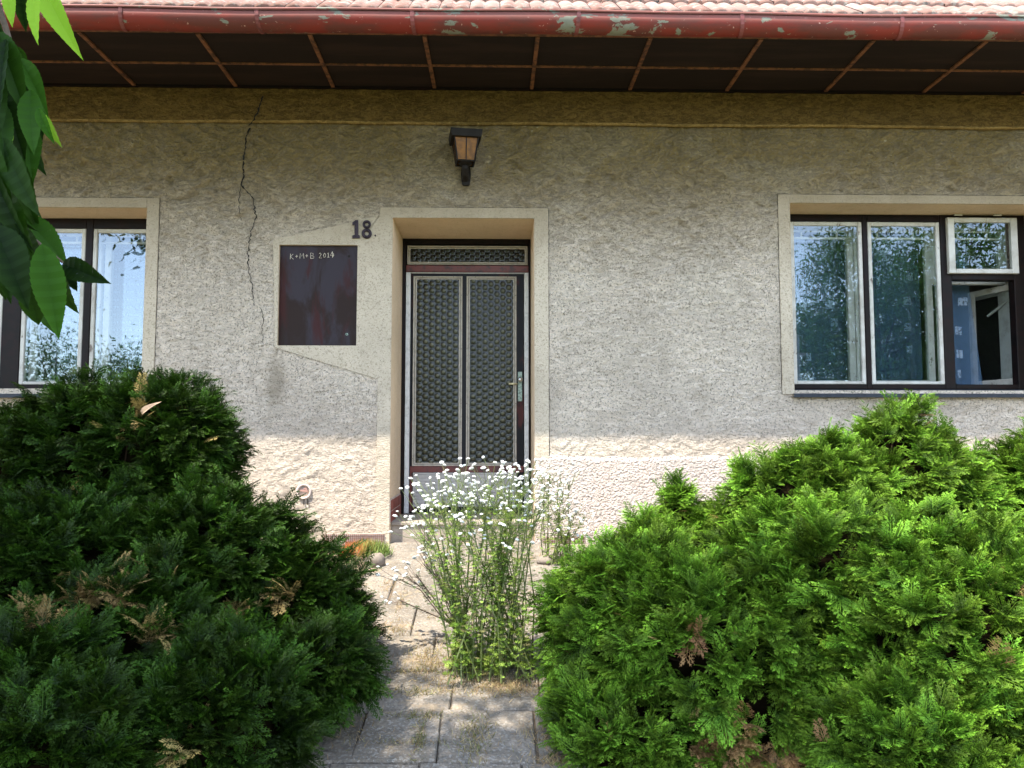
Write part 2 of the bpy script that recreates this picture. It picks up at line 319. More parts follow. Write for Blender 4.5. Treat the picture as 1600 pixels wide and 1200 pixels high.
# ------------------------------------------------------------ mesh helpers
def tag(o, label=None, cat=None, group=None, kind=None):
    if label: o['label'] = label
    if cat: o['category'] = cat
    if group: o['group'] = group
    if kind: o['kind'] = kind
    return o
def empty(name, loc=(0, 0, 0)):
    o = bpy.data.objects.new(name, None); o.location = loc; o.empty_display_size = 0.2; COL.objects.link(o); return o
def link(name, me, m, parent=None, smooth=False):
    if m: me.materials.append(m)
    if smooth: me.polygons.foreach_set('use_smooth', np.ones(len(me.polygons), bool))
    o = bpy.data.objects.new(name, me); COL.objects.link(o)
    if parent is not None:
        o.parent = parent; w = Vector((0, 0, 0)); p = parent
        while p is not None: w += p.location; p = p.parent
        o.location = -w                      # vertices stay in world metres
    return o
def np_mesh(name, V, Fq, cols=None):
    me = bpy.data.meshes.new(name); V = np.asarray(V, np.float32); Fq = np.asarray(Fq, np.int32); k = Fq.shape[1]
    me.vertices.add(len(V)); me.vertices.foreach_set('co', V.ravel())
    me.loops.add(Fq.size); me.loops.foreach_set('vertex_index', Fq.ravel())
    me.polygons.add(len(Fq)); me.polygons.foreach_set('loop_start', np.arange(0, Fq.size, k, dtype=np.int32))
    me.update(calc_edges=True)
    if cols is not None:
        a = me.attributes.new('col', 'FLOAT_COLOR', 'POINT'); c = np.ones((len(V), 4), np.float32); c[:, :3] = cols
        a.data.foreach_set('color', c.ravel())
    return me
class MB:
    def __init__(s): s.v = []; s.f = []
    def add(s, v, f):
        n = len(s.v); s.v += [tuple(p) for p in v]; s.f += [tuple(i+n for i in q) for q in f]; return s
    def box(s, x0, x1, y0, y1, z0, z1):
        v = [(x, y, z) for z in (z0, z1) for y in (y0, y1) for x in (x0, x1)]
        return s.add(v, [(0, 2, 3, 1), (4, 5, 7, 6), (0, 1, 5, 4), (2, 6, 7, 3), (0, 4, 6, 2), (1, 3, 7, 5)])
    def bbox(s, x0, x1, y0, y1, z0, z1, b=0.003):   # box with its front (low y) edges bevelled
        v = [(x0, y0+b, z0), (x1, y0+b, z0), (x1, y0+b, z1), (x0, y0+b, z1),
             (x0+b, y0, z0+b), (x1-b, y0, z0+b), (x1-b, y0, z1-b), (x0+b, y0, z1-b),
             (x0, y1, z0), (x1, y1, z0), (x1, y1, z1), (x0, y1, z1)]
        f = [(4, 5, 6, 7), (0, 1, 5, 4), (1, 2, 6, 5), (2, 3, 7, 6), (3, 0, 4, 7),
             (8, 9, 1, 0), (9, 10, 2, 1), (10, 11, 3, 2), (11, 8, 0, 3), (11, 10, 9, 8)]
        return s.add(v, f)
    def frame(s, x0, x1, y0, y1, z0, z1, t, b=0.003, tb=None, tt=None):   # rectangular frame of four butted bars
        tb = t if tb is None else tb; tt = t if tt is None else tt
        s.bbox(x0, x0+t, y0, y1, z0, z1, b); s.bbox(x1-t, x1, y0, y1, z0, z1, b)
        s.bbox(x0+t, x1-t, y0+0.0015, y1, z0, z0+tb, b); s.bbox(x0+t, x1-t, y0+0.0015, y1, z1-tt, z1, b); return s
    def prism(s, pts, y0, y1, b=0.0):               # polygon in xz extruded in y
        n = len(pts); v = [(p[0], y0, p[1]) for p in pts]+[(p[0], y1, p[1]) for p in pts]
        return s.add(v, [tuple(range(n))[::-1], tuple(range(n, 2*n))]+[(i, (i+1) % n, (i+1) % n+n, i+n) for i in range(n)])
    def tube(s, pts, r, n=6, cap=True):
        pts = [Vector(p) for p in pts]; rs = r if isinstance(r, (list, tuple)) else [r]*len(pts); vs = []
        for i, p in enumerate(pts):
            d = (pts[min(i+1, len(pts)-1)]-pts[max(i-1, 0)]).normalized()
            a = d.cross(Vector((0.13, 0.31, 0.94))); a = a.normalized() if a.length > 1e-4 else Vector((1, 0, 0)); c = d.cross(a)
            vs += [p+(a*math.cos(2*math.pi*k/n)+c*math.sin(2*math.pi*k/n))*rs[i] for k in range(n)]
        f = [(i*n+k, i*n+(k+1) % n, (i+1)*n+(k+1) % n, (i+1)*n+k) for i in range(len(pts)-1) for k in range(n)]
        if cap: f += [tuple(range(n))[::-1], tuple(range((len(pts)-1)*n, len(pts)*n))]
        return s.add(vs, f)
    def lathe(s, prof, c, n=20, axis='z'):
        vs = []
        for r, h in prof:
            for k in range(n):
                a = 2*math.pi*k/n
                q = (r*math.cos(a), r*math.sin(a), h) if axis == 'z' else (r*math.cos(a), h, r*math.sin(a))
                vs.append((c[0]+q[0], c[1]+q[1], c[2]+q[2]))
        m = len(prof); f = [(i*n+k, i*n+(k+1) % n, (i+1)*n+(k+1) % n, (i+1)*n+k) for i in range(m-1) for k in range(n)]
        f += [tuple(range(n)), tuple(range((m-1)*n, m*n))]
        return s.add(vs, f)
    def build(s, name, m, parent=None, smooth=False):
        me = bpy.data.meshes.new(name); me.from_pydata(s.v, [], s.f); me.update()
        return link(name, me, m, parent, smooth)
def sheet(name, rects, y, m, parent):     # xz rectangles in one plane facing the camera
    b = MB()
    for x0, x1, z0, z1 in rects: b.add([(x0, y, z0), (x1, y, z0), (x1, y, z1), (x0, y, z1)], [(0, 1, 2, 3)])
    return b.build(name, m, parent)

# ------------------------------------------------------------ ground, path
YW = 5.30                                    # front wall plane
YD = 5.88                                    # door plane
YF = 5.56                                    # window frame plane
ys = np.concatenate([[-900, -300, -80, -20, -5, -1.5], np.arange(-0.5, 5.31, 0.1), [5.6, 9, 30, 120, 700]])
xs = np.concatenate([[-800, -200, -40, -10], np.arange(-4, 4.01, 0.1), [10, 40, 200, 800]])
gx, gy = np.meshgrid(xs, ys); gzv = gz(gy)-0.016+0.006*np.sin(gx*7+gy*3)*np.sin(gy*6-gx*2)*(np.abs(gx) < 5)
V = np.stack([gx, gy, gzv], -1).reshape(-1, 3); nx = len(xs)
Fq = [(j*nx+i, j*nx+i+1, (j+1)*nx+i+1, (j+1)*nx+i) for j in range(len(ys)-1) for i in range(nx-1)]
tag(link('ground', np_mesh('ground', V, Fq), M['soil'], smooth=True), kind='structure')
pb = MB()
rows = [5.345, 4.93, 4.62, 4.18, 3.79, 3.42, 3.09, 2.74, 2.38, 2.02, 1.66, 1.3, 0.9, 0.5]
for j in range(len(rows)-1):
    y1, y0 = rows[j]-0.009, rows[j+1]+0.009
    off = -0.86+0.09*math.sin(j*2.6); ws = [0.34, 0.30, 0.36, 0.33, 0.35, 0.30]
    if j == 0: ws = [0.7, 0.66, 0.8]
    x = off
    for k, w in enumerate(ws):
        g = 0.001; tx = random.uniform(-.006, .006); tz = random.uniform(-.006, .006)
        nseg = 4; top = []; c = MB()
        for (a, b_) in ((0, 0), (1, 0), (1, 1), (0, 1)):
            top.append((x+g+a*(w-2*g)+random.uniform(-.008, .008), y0+b_*(y1-y0)+random.uniform(-.006, .006)))
        zt = [float(gz(p[1]))+tx*(i in (0, 3))+tz*(i < 2) for i, p in enumerate(top)]
        cx = sum(p[0] for p in top)/4; cy = sum(p[1] for p in top)/4
        v = [(p[0], p[1], z-0.05) for p, z in zip(top, zt)]+[(p[0], p[1], z-0.008) for p, z in zip(top, zt)]
        v += [(p[0]+(cx-p[0])*0.03, p[1]+(cy-p[1])*0.03, z) for p, z in zip(top, zt)]
        pb.add(v, [(8, 9, 10, 11)]+[(i, (i+1) % 4, (i+1) % 4+4, i+4) for i in range(4)]+[(i+4, (i+1) % 4+4, (i+1) % 4+8, i+8) for i in range(4)])
        x += w
        if k == len(ws)-1: pass
tag(pb.build('path', M['slab']), kind='structure')

# ------------------------------------------------------------ house
house = empty('house', (0, YW, ZC-0.74))
tag(house, 'single storey house with grey rough plaster front, brown glazed door and red gutter', 'house')
# openings at the wall plane
dx0, dx1 = X(612, 500, YW), X(835, 500, YW); dzt = Z(720, 341, YW); dzb = -0.002
rx0 = X(1234, 330, YW); rx1 = rx0+1.90; rzt = Z(1400, 318.5, YW); rzb = Z(1400, 607, YF)-0.03
lx1 = X(230, 330, YW); lx0 = lx1-1.90; lzt = Z(120, 324.5, YW); lzb = Z(20, 604, YF)-0.03
cx0, cx1 = X(435, 460, YW), X(558, 460, YW); czt, czb = Z(500, 383, YW), Z(500, 540, YW)
XL, XR = -6.6, 6.6; ZB = ZC-0.80; ZT = Z(800, 142, YW); ZBAND = Z(800, 197, YW)
def wall_rects(holes, x0, x1, z0, z1):
    xs_ = sorted({x0, x1, *[h[0] for h in holes], *[h[1] for h in holes]}); zs_ = sorted({z0, z1, *[h[2] for h in holes], *[h[3] for h in holes]})
    out = []
    for a, b_ in zip(xs_[:-1], xs_[1:]):
        for c, d in zip(zs_[:-1], zs_[1:]):
            mx, mz = (a+b_)/2, (c+d)/2
            if not any(h[0] < mx < h[1] and h[2] < mz < h[3] for h in holes): out.append((a, b_, c, d))
    return out
holes = [(dx0, dx1, ZB, dzt), (rx0, rx1, rzb, rzt), (lx0, lx1, lzb, lzt), (cx0, cx1, czb, czt)]
def vnoise(x, z, seed):
    T = np.random.default_rng(seed).random((256, 256)); xi = np.floor(x).astype(int); zi = np.floor(z).astype(int); fx = x-xi; fz = z-zi
    fx = fx*fx*(3-2*fx); fz = fz*fz*(3-2*fz); g = lambda a, b_: T[a % 256, b_ % 256]
    return (g(xi, zi)*(1-fx)+g(xi+1, zi)*fx)*(1-fz)+(g(xi, zi+1)*(1-fx)+g(xi+1, zi+1)*fx)*fz
def fbm(x, z, seed, o=4):
    v = 0; a = 0.5
    for k in range(o): v = v+a*vnoise(x*2**k+7.3*k, z*2**k+3.1*k, seed+k); a *= 0.55
    return v
def relief_h(x, z):                      # trowelled roughcast, coarser towards the eaves, in metres
    wx = x+0.05*fbm(x*5, z*5, 90); wz = z+0.05*fbm(x*5, z*5, 95); h = 0
    for k, a in enumerate((33, -38)):
        c, s_ = math.cos(R(a)), math.sin(R(a)); u = (wx*c+wz*s_)*7; v = (-wx*s_+wz*c)*24
        h = np.maximum(h, fbm(u, v, 30+10*k))
    t = np.clip((z-1.55)/1.0, 0, 1); amp = 0.018+0.075*t*t*(3-2*t)
    return (h-0.60)*amp+0.010*(fbm(x*26, z*26, 60)-0.45)
def wall_h(x, z):
    x = np.asarray(x, float); z = np.asarray(z, float); h = np.clip(relief_h(x, z), -0.025, 0.018); m = np.ones_like(h)
    for (a, b_, c, d) in keep_flat:
        dd_ = np.maximum.reduce([a-x, x-b_, c-z, z-d]); m = np.minimum(m, np.clip(dd_/0.02, 0, 1))
    return h*m
_wx0, _wx1 = X(592, 450, YW), X(857, 450, YW)
keep_flat = [(_wx0, _wx1, ZB-1, Z(720, 325, YW)), (X(428, 450, YW), _wx0, Z(500, 592, YW), Z(592, 338, YW)), (_wx0, XR, ZB-1, Z(850, 716, YW)),
             (rx0-0.09, rx1+0.09, rzb-0.06, rzt+0.07), (lx0-0.09, lx1+0.09, lzb-0.06, lzt+0.07), (XL, XR, ZBAND+0.01, 9), (X(700, 280, YW), X(752, 280, YW), Z(727, 292, YW), Z(727, 255, YW))]
wb = MB()
gx0, gx1 = -4.4, 4.4
for x0, x1, z0, z1 in wall_rects(holes, XL, XR, ZB, ZT+0.3):
    for (a, b_) in ((x0, min(x1, gx0)), (max(x0, gx1), x1)):
        if b_ > a: wb.add([(a, YW, z0), (b_, YW, z0), (b_, YW, z1), (a, YW, z1)], [(0, 1, 2, 3)])
wb.add([(gx0, YW, ZBAND+0.02), (gx1, YW, ZBAND+0.02), (gx1, YW, ZT+0.3), (gx0, YW, ZT+0.3)], [(0, 1, 2, 3)])
gxs = np.unique(np.round(np.concatenate([np.arange(gx0, gx1, 0.011), [gx1], [h_[i] for h_ in holes for i in (0, 1)]]), 5))
gzs = np.unique(np.round(np.concatenate([np.arange(ZB, ZBAND+0.02, 0.011), [ZBAND+0.02], [h_[i] for h_ in holes for i in (2, 3)]]), 5))
XX, ZZ = np.meshgrid(gxs, gzs); YY = YW-wall_h(XX, ZZ); nX = len(gxs)
ii, jj = np.meshgrid(np.arange(nX-1), np.arange(len(gzs)-1)); mxs = (gxs[ii]+gxs[ii+1])/2; mzs = (gzs[jj]+gzs[jj+1])/2; kp_ = np.ones(ii.shape, bool)
for h_ in holes: kp_ &= ~((mxs > h_[0]) & (mxs < h_[1]) & (mzs > h_[2]) & (mzs < h_[3]))
ii, jj = ii[kp_], jj[kp_]; Fg = np.stack([jj*nX+ii, jj*nX+ii+1, (jj+1)*nX+ii+1, (jj+1)*nX+ii], -1)
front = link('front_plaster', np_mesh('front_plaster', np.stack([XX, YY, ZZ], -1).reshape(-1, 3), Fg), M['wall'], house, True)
wb.add([(XL, YW, ZB), (XL, YW+7, ZB), (XL, YW+7, ZT+0.3), (XL, YW, ZT+0.3)], [(0, 3, 2, 1)])
wb.add([(XR, YW, ZB), (XR, YW+7, ZB), (XR, YW+7, ZT+0.3), (XR, YW, ZT+0.3)], [(0, 1, 2, 3)])
wb.add([(XL, YW+7, ZB), (XR, YW+7, ZB), (XR, YW+7, ZT+0.3), (XL, YW+7, ZT+0.3)], [(0, 3, 2, 1)])
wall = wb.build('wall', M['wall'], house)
# reveals
def reveal(x0, x1, z0, z1, y0, y1, bottom=False):
    rb = MB()
    q = [((x0, y0, z0), (x0, y0, z1), (x0, y1, z1), (x0, y1, z0)), ((x1, y0, z0), (x1, y1, z0), (x1, y1, z1), (x1, y0, z1)),
         ((x0, y0, z1), (x1, y0, z1), (x1, y1, z1), (x0, y1, z1))]
    if bottom: q.append(((x0, y0, z0), (x0, y1, z0), (x1, y1, z0), (x1, y0, z0)))
    for p in q: rb.add(p, [(0, 1, 2, 3)])
    rb.build('opening_reveal', M['reveal'], house)
reveal(dx0, dx1, ZB, dzt, YW, YD+0.1); reveal(rx0, rx1, rzb, rzt, YW, YF+0.3, True); reveal(lx0, lx1, lzb, lzt, YW, YF+0.3, True)
reveal(cx0, cx1, czb, czt, YW, YW+0.06, True)
# cornice under the eaves, its lower edge rounded
cb = MB(); prof = [(YW-0.028, ZT+0.01), (YW-0.028, ZBAND+0.03), (YW-0.026, ZBAND+0.014), (YW-0.018, ZBAND+0.004), (YW-0.002, ZBAND)]
nxs = 60
for i in range(nxs+1):
    x = XL+(XR-XL)*i/nxs; w = 0.003*math.sin(x*3.1)+0.002*math.sin(x*8.7)
    cb.v += [(x, y, z+w*(k > 0)) for k, (y, z) in enumerate(prof)]
n5 = len(prof)
cb.f = [(i*n5+k, i*n5+k+1, (i+1)*n5+k+1, (i+1)*n5+k) for i in range(nxs) for k in range(n5-1)]
cb.v = [(x, y+(0.012 if k < 2 else 0), z) for k4, (x, y, z) in enumerate(cb.v) for k in [k4 % n5]]
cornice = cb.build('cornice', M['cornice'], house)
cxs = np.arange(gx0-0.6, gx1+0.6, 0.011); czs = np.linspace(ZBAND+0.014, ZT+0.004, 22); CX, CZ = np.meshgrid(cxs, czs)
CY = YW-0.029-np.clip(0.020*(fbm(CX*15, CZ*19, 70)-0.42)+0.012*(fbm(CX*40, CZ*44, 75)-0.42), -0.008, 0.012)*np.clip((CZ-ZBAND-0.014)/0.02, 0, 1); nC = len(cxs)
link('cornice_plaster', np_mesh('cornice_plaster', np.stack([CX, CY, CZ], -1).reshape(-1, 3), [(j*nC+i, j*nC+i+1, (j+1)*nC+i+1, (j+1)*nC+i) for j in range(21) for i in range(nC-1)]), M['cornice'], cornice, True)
ce = MB()
for i in range(nxs+1):
    x = XL+(XR-XL)*i/nxs; w = 0.003*math.sin(x*3.1)+0.002*math.sin(x*8.7)
    ce.v += [(x, YW-0.029, ZBAND+0.017+w), (x, YW-0.034-0.6*w, ZBAND+0.012+w), (x, YW-0.032, ZBAND+0.005+w), (x, YW-0.020, ZBAND-0.001+w)]
ce.f = [(i*4+k, i*4+k+1, (i+1)*4+k+1, (i+1)*4+k) for i in range(nxs) for k in range(3)]
ce.build('cornice_bounce_strip', M['cornedge_lit'], cornice)
# smooth plaster surrounds, a little proud of the rough coat
def plate(b, pts, y0, t=0.008, bev=0.006):
    n = len(pts); cx = sum(p[0] for p in pts)/n; cz = sum(p[1] for p in pts)/n
    b.add([(p[0], y0, p[1]) for p in pts]+[(p[0], y0-t, p[1]) for p in pts], [tuple(range(n, 2*n))]+[(i, (i+1) % n, (i+1) % n+n, i+n) for i in range(n)])
def W(px, py): q = hit(px, py, YW); return (q.x, q.z)
tb = MB()
TT = 0.008; ya, yb = YW-TT, YW
sx0 = X(592, 450, YW); sx1 = X(857, 450, YW); stz = Z(720, 325, YW)
A_, B_, C_, D_ = W(592, 338), W(427, 375), W(430, 543), W(590, 592)
def qpl(b, a, c, d, e, y): b.add([(p[0], y, p[1]) for p in (a, c, d, e)], [(0, 1, 2, 3)])
# door surround: left bar, head, right bar
zpl = Z(850, 718, YW)
qpl(tb, (sx0, ZB), (dx0, ZB), (dx0, stz), (sx0, stz), ya)
qpl(tb, (dx0, dzt), (dx1, dzt), (dx1, stz), (dx0, stz), ya)
qpl(tb, (dx1, zpl), (sx1, zpl), (sx1, stz), (dx1, stz), ya)
# slanted panel around the cabinet: four quads round the niche
qpl(tb, B_, (cx0, czt), (cx1, czt), A_, ya); qpl(tb, C_, (cx0, czb), (cx0, czt), B_, ya)
qpl(tb, D_, (cx1, czb), (cx0, czb), C_, ya); qpl(tb, (cx1, czb), (sx0, D_[1]), (sx0, A_[1]), (cx1, czt), ya)
def side(b, a, c): b.add([(a[0], ya, a[1]), (c[0], ya, c[1]), (c[0], yb, c[1]), (a[0], yb, a[1])], [(0, 1, 2, 3)])
for a, c in (((sx0, ZB), (sx0, D_[1])), (D_, C_), (C_, B_), (B_, A_), (A_, (sx0, stz)), ((sx0, stz), (sx1, stz)), ((sx1, stz), (sx1, zpl)),
             ((dx0, ZB), (dx0, dzt)), ((dx0, dzt), (dx1, dzt)), ((dx1, dzt), (dx1, zpl)), ((cx0, czb), (cx1, czb)), ((cx1, czb), (cx1, czt)), ((cx1, czt), (cx0, czt)), ((cx0, czt), (cx0, czb))): side(tb, a, c)
tb.build('door_surround', M['trim'], house)
# shallow dark seams where the smooth coat meets the rough one
def seam(a, c, w=0.0035):
    a = Vector((a[0], 0, a[1])); c = Vector((c[0], 0, c[1])); d = (c-a); L = d.length; d.normalize(); n = Vector((-d.z, 0, d.x)); k = max(2, int(L/0.03))
    vs = []
    for i in range(k+1):
        ww = w*(0.4+0.9*random.random()); p = a+d*(L*i/k)+n*random.uniform(-.0012, .0012)
        vs += [(p+n*ww*0.5), (p-n*ww*0.5)]
    gb = MB(); gb.add([(v.x, YW-0.0016, v.z) for v in vs], [(2*i, 2*i+1, 2*i+3, 2*i+2) for i in range(k)]); gb.build('plaster_seam', M['crack'], house)
o_ = 0.003
for a, c in (((sx0-o_, stz+o_), (sx1+o_, stz+o_)), ((sx1+o_, stz), (sx1+o_, zpl+0.01)), (B_, A_), (C_, B_), (C_, D_)): seam(a, c)
def window_surround(x0, x1, zt, zb, side_w, top_w, name='window_surround'):
    b = MB(); z1 = zt+top_w
    for r in ((x0-side_w, x0, zb, z1), (x1, x1+side_w, zb, z1), (x0, x1, zt, z1)):
        b.bbox(r[0], r[1], ya, YW, r[2], r[3], 0.003)
    b.build(name, M['trim'], house)
    for a, c in (((x0-side_w-o_, zb), (x0-side_w-o_, z1+o_)), ((x0-side_w, z1+o_), (x1+side_w, z1+o_)), ((x1+side_w+o_, z1), (x1+side_w+o_, zb))): seam(a, c)
window_surround(rx0, rx1, rzt, rzb-0.03, rx0-X(1217, 400, YW), Z(1400, 305, YW)-rzt)
window_surround(lx0, lx1, lzt, lzb-0.03, X(247, 400, YW)-lx1, Z(120, 309, YW)-lzt)
# plinth on the right of the door: coarse pebbly coat
plb = MB(); nseg = 70; x0p = sx1+0.001; px_ = [X(836, 780, YW)]+list(np.linspace(x0p, XR, nseg))
ptop = [Z(850, 718, YW)+0.006*math.sin(x*5)+0.004*math.sin(x*17)+0.004*math.sin(x*41) for x in px_]
for i, x in enumerate(px_):
    plb.v += [(x, YW-0.001, ptop[i]+0.022), (x, YW-0.012, ptop[i]-0.006), (x, YW-0.013, ZB)]
plb.f = [(i*3+k, i*3+k+1, (i+1)*3+k+1, (i+1)*3+k) for i in range(len(px_)-1) for k in range(2)]
plb.add([(px_[0], YW-0.001, ptop[0]), (px_[0], YW-0.013, ptop[0]), (px_[0], YW-0.013, ZB), (px_[0], YW-0.001, ZB)], [(0, 3, 2, 1)])
plb.build('plinth', M['plinth'], house)
# crack, branching
def crack(pts, w0, w1):
    P = []
    for (a, b_) in zip(pts[:-1], pts[1:]):
        k = max(2, int(math.dist(a, b_)/3.0))
        for i in range(k): t = i/k; P.append((a[0]+(b_[0]-a[0])*t+random.uniform(-1.6, 1.6), a[1]+(b_[1]-a[1])*t))
    P.append(pts[-1]); b = MB(); n = len(P)
    for i, (x, y) in enumerate(P):
        w = (w0+(w1-w0)*i/n)*random.uniform(0.4, 1.35); D = YW-0.0022
        if y < 199: D = YW-0.0305
        for q_ in (hit(x-w/2, y, D), hit(x+w/2, y, D)):
            if y >= 199: q_.y = YW-0.0025-max(0.0, float(wall_h(q_.x, q_.z)))
            else: q_.y = YW-0.043
            b.v.append(tuple(q_))
    for i in range(n-1):
        if (P[i][1] < 199) == (P[i+1][1] < 199): b.f.append((2*i, 2*i+1, 2*i+3, 2*i+2))
    return b
k1 = crack([(411, 151), (408, 165), (399, 185), (391, 197), (386, 215), (382, 240), (380, 262), (381, 278), (378, 289), (385, 299), (395, 308), (398, 325), (401, 340), (393, 358), (390, 375), (387, 400), (389, 425), (394, 447), (397, 478)], 3.0, 1.1)
k1.add(*(lambda q: (q.v, q.f))(crack([(377, 288), (374, 310), (374, 326), (377, 345)], 1.5, 0.6)))
k1.add(*(lambda q: (q.v, q.f))(crack([(407, 480), (411, 495), (410, 515), (411, 540)], 1.2, 0.6)))
k1.build('crack', M['crack'], front)
# doorstep
stb = MB(); ys0, ys1 = 5.36, YD+0.10; stt = 0.0
stb.bbox(dx0+0.001, dx1-0.001, ys0, ys1, -0.028, stt, 0.006); stb.bbox(dx0+0.001, dx1-0.001, ys0+0.012, ys1, ZB, -0.028, 0.002)
stb.build('doorstep', M['step'], house)
bk = MB(); mo = MB(); bz = [0.004, 0.077, 0.082, 0.155]
for r_ in range(2):
    zz0 = 0.004+0.078*r_; yy = YW+0.01+0.0*r_
    while yy < YD-0.05:
        L_ = 0.245 if not (r_ == 1 and yy < YW+0.02) else 0.13
        bk.box(dx0, dx0+0.010, yy, min(yy+L_, YD-0.03), zz0, zz0+0.070); yy += L_+0.012
mo.box(dx0, dx0+0.006, YW+0.002, YD-0.03, 0.0, 0.163)
bo = bk.build('brick_course', M['brick'], house); mo.build('mortar', M['mortar'], bo)

# door frame, transom and leaf
fx0, fx1 = dx0+0.002, dx1-0.002
T0 = Z(720, 378, YD)
dfb = MB()
xa, xb = X(634, 500, YD), X(826, 500, YD)
ztr0, ztr1 = Z(720, 426, YD), Z(720, 415.5, YD)
dfb.bbox(fx0, xa, YD-0.02, YD+0.06, 0.003, dzt-0.001, 0.004); dfb.bbox(xb, fx1, YD-0.02, YD+0.06, 0.003, dzt-0.001, 0.004)
dfb.bbox(xa, xb, YD-0.018, YD+0.06, Z(720, 382, YD), dzt-0.001, 0.004)
door_frame = dfb.build('door_frame', M['darkframe'], house)
MB().bbox(xa+0.001, xb-0.001, YD-0.024, YD+0.05, ztr0, ztr1, 0.004).build('crossbar', M['maroon'], door_frame)
tr0, tr1 = Z(720, 414.5, YD), Z(720, 383, YD)
trf = MB(); trf.bbox(xa+0.002, xb-0.002, YD+0.01, YD+0.03, ztr1, tr1+0.004, 0.001)
transom = trf.build('transom_window', M['darkframe'], house)
e = MB(); e.frame(xa+0.008, xb-0.008, YD-0.006, YD+0.008, tr0+0.004, tr1-0.006, 0.010); e.frame(xa+0.021, xb-0.021, YD-0.002, YD+0.009, tr0+0.017, tr1-0.019, 0.010)
e.build('glazing_bead', M['aluglass'], transom)
def hex_pane(name, x0, x1, z0, z1, y, parent, lam=0.0535, bright=1.0):
    st = 0.0042; nx_, nz_ = max(2, int((x1-x0)/st)), max(2, int((z1-z0)/st))
    gx_, gz_ = np.meshgrid(np.linspace(x0, x1, nx_), np.linspace(z0, z1, nz_))
    k = 2*math.pi/(lam*math.sqrt(3)/2); h = 0
    for a in (0, 60, 120): h = h+np.cos(k*(gx_*math.cos(R(a))+gz_*math.sin(R(a))))
    h = (h+1.5)/4.5
    Vv = np.stack([gx_, y-0.006*h, gz_], -1).reshape(-1, 3)
    r_ = np.clip((h-0.26)/0.5, 0, 1)**1.1*bright
    ring = 0*r_; r_ = r_*np.clip(0.35+1.1*fbm(gx_*5+x0, gz_*2.2, 81, 3), 0.3, 1.3)+0.06*np.clip(fbm(gx_*2+x0*3, gz_*3, 85, 3)-0.35, 0, 1)
    c = np.repeat(np.maximum(r_, ring).reshape(-1, 1), 3, 1)
    f = [(j*nx_+i, j*nx_+i+1, (j+1)*nx_+i+1, (j+1)*nx_+i) for j in range(nz_-1) for i in range(nx_-1)]
    return link(name, np_mesh(name, Vv, f, c), M['hexglass'], parent, True)
hex_pane('glass_pane', xa+0.029, xb-0.029, tr0+0.025, tr1-0.027, YD+0.008, transom, 0.045, 0.12)
# door leaf
l0, l1 = X(641, 600, YD), X(818.5, 600, YD); zl1 = ztr0-0.012
al = MB(); al.bbox(xa+0.001, l0-0.003, YD-0.012, YD+0.03, 0.006, ztr0-0.001, 0.002); al.bbox(l1+0.003, xb-0.001, YD-0.012, YD+0.03, 0.006, ztr0-0.001, 0.002)
al.bbox(l0-0.003, l1+0.003, YD-0.010, YD+0.03, ztr0-0.007, ztr0-0.001, 0.001)
al.build('edge_strip', M['alu'], door_frame)
lf = MB(); lf.bbox(l0, l1, YD+0.002, YD+0.05, 0.012, zl1+0.004, 0.003)
door = lf.build('door', M['doorleaf'], house)
zg0, zg1 = Z(720, 728, YD), Z(720, 432, YD)
for a, c in ((645, 722), (728.5, 807)):
    gx0, gx1 = X(a, 580, YD), X(c, 580, YD)
    e = MB(); e.frame(gx0, gx1, YD-0.010, YD+0.002, zg0, zg1, 0.012); e.frame(gx0+0.015, gx1-0.015, YD-0.005, YD+0.003, zg0+0.015, zg1-0.015, 0.011)
    e.build('glazing_bead', M['aluglass'], door)
    hex_pane('glass_pane', gx0+0.024, gx1-0.024, zg0+0.024, zg1-0.024, YD-0.0005, door)
    for xx, zz in [(x_, z_) for z_ in np.linspace(zg0+0.06, zg1-0.15, 4) for x_ in (gx0+0.006, gx1-0.006)]+[(x_, zg1-0.006) for x_ in (gx0+0.07, gx1-0.07)]:
        s_ = MB(); s_.lathe([(0.003, 0), (0.003, -0.0018)], (xx, YD-0.0100, zz), 8, 'y'); s_.build('screw', M['screw'], door)
zk1 = Z(720, 738, YD)
MB().bbox(l0+0.003, l1-0.003, YD-0.006, YD+0.001, zk1, zg0-0.001, 0.002).build('middle_rail', M['maroon'], door)
kp = MB(); kx0, kx1 = X(645, 760, YD), X(807, 760, YD); zz = 0.055
while zz < zk1-0.004:
    kp.bbox(kx0, kx1, YD-0.006, YD+0.001, zz, min(zz+0.0265, zk1-0.002), 0.0015); zz += 0.0275
kp.build('kick_panel', M['kick'], door)
MB().bbox(l0+0.003, l0+0.018, YD-0.005, YD+0.001, 0.02, zk1, 0.001).build('edge_rail', M['maroon'], door)
hp = hit(812.5, 604, YD-0.004)
hpl = MB(); hpl.bbox(hp.x-0.017, hp.x+0.017, YD-0.012, YD+0.0015, Z(812, 627, YD), Z(812, 581, YD), 0.002)
hd = hpl.build('handle_plate', M['handle'], door)
kz = Z(812, 594, YD)
kb = MB(); kb.lathe([(0.006, 0), (0.008, -0.02), (0.014, -0.028), (0.019, -0.038), (0.020, -0.046), (0.015, -0.056), (0.006, -0.061)], (hp.x, YD-0.012, kz), 18, 'y')
kb.build('door_knob', M['chrome'], door, True)
lz = Z(800, 600, YD)
lb = MB(); lb.tube([(hp.x-0.026, YD-0.012, lz), (hp.x-0.030, YD-0.030, lz), (hp.x-0.045, YD-0.040, lz), (hp.x-0.088, YD-0.040, lz-0.002)], [0.007, 0.007, 0.0075, 0.009], 10)
lb.build('lever_handle', M['lever'], door, True)

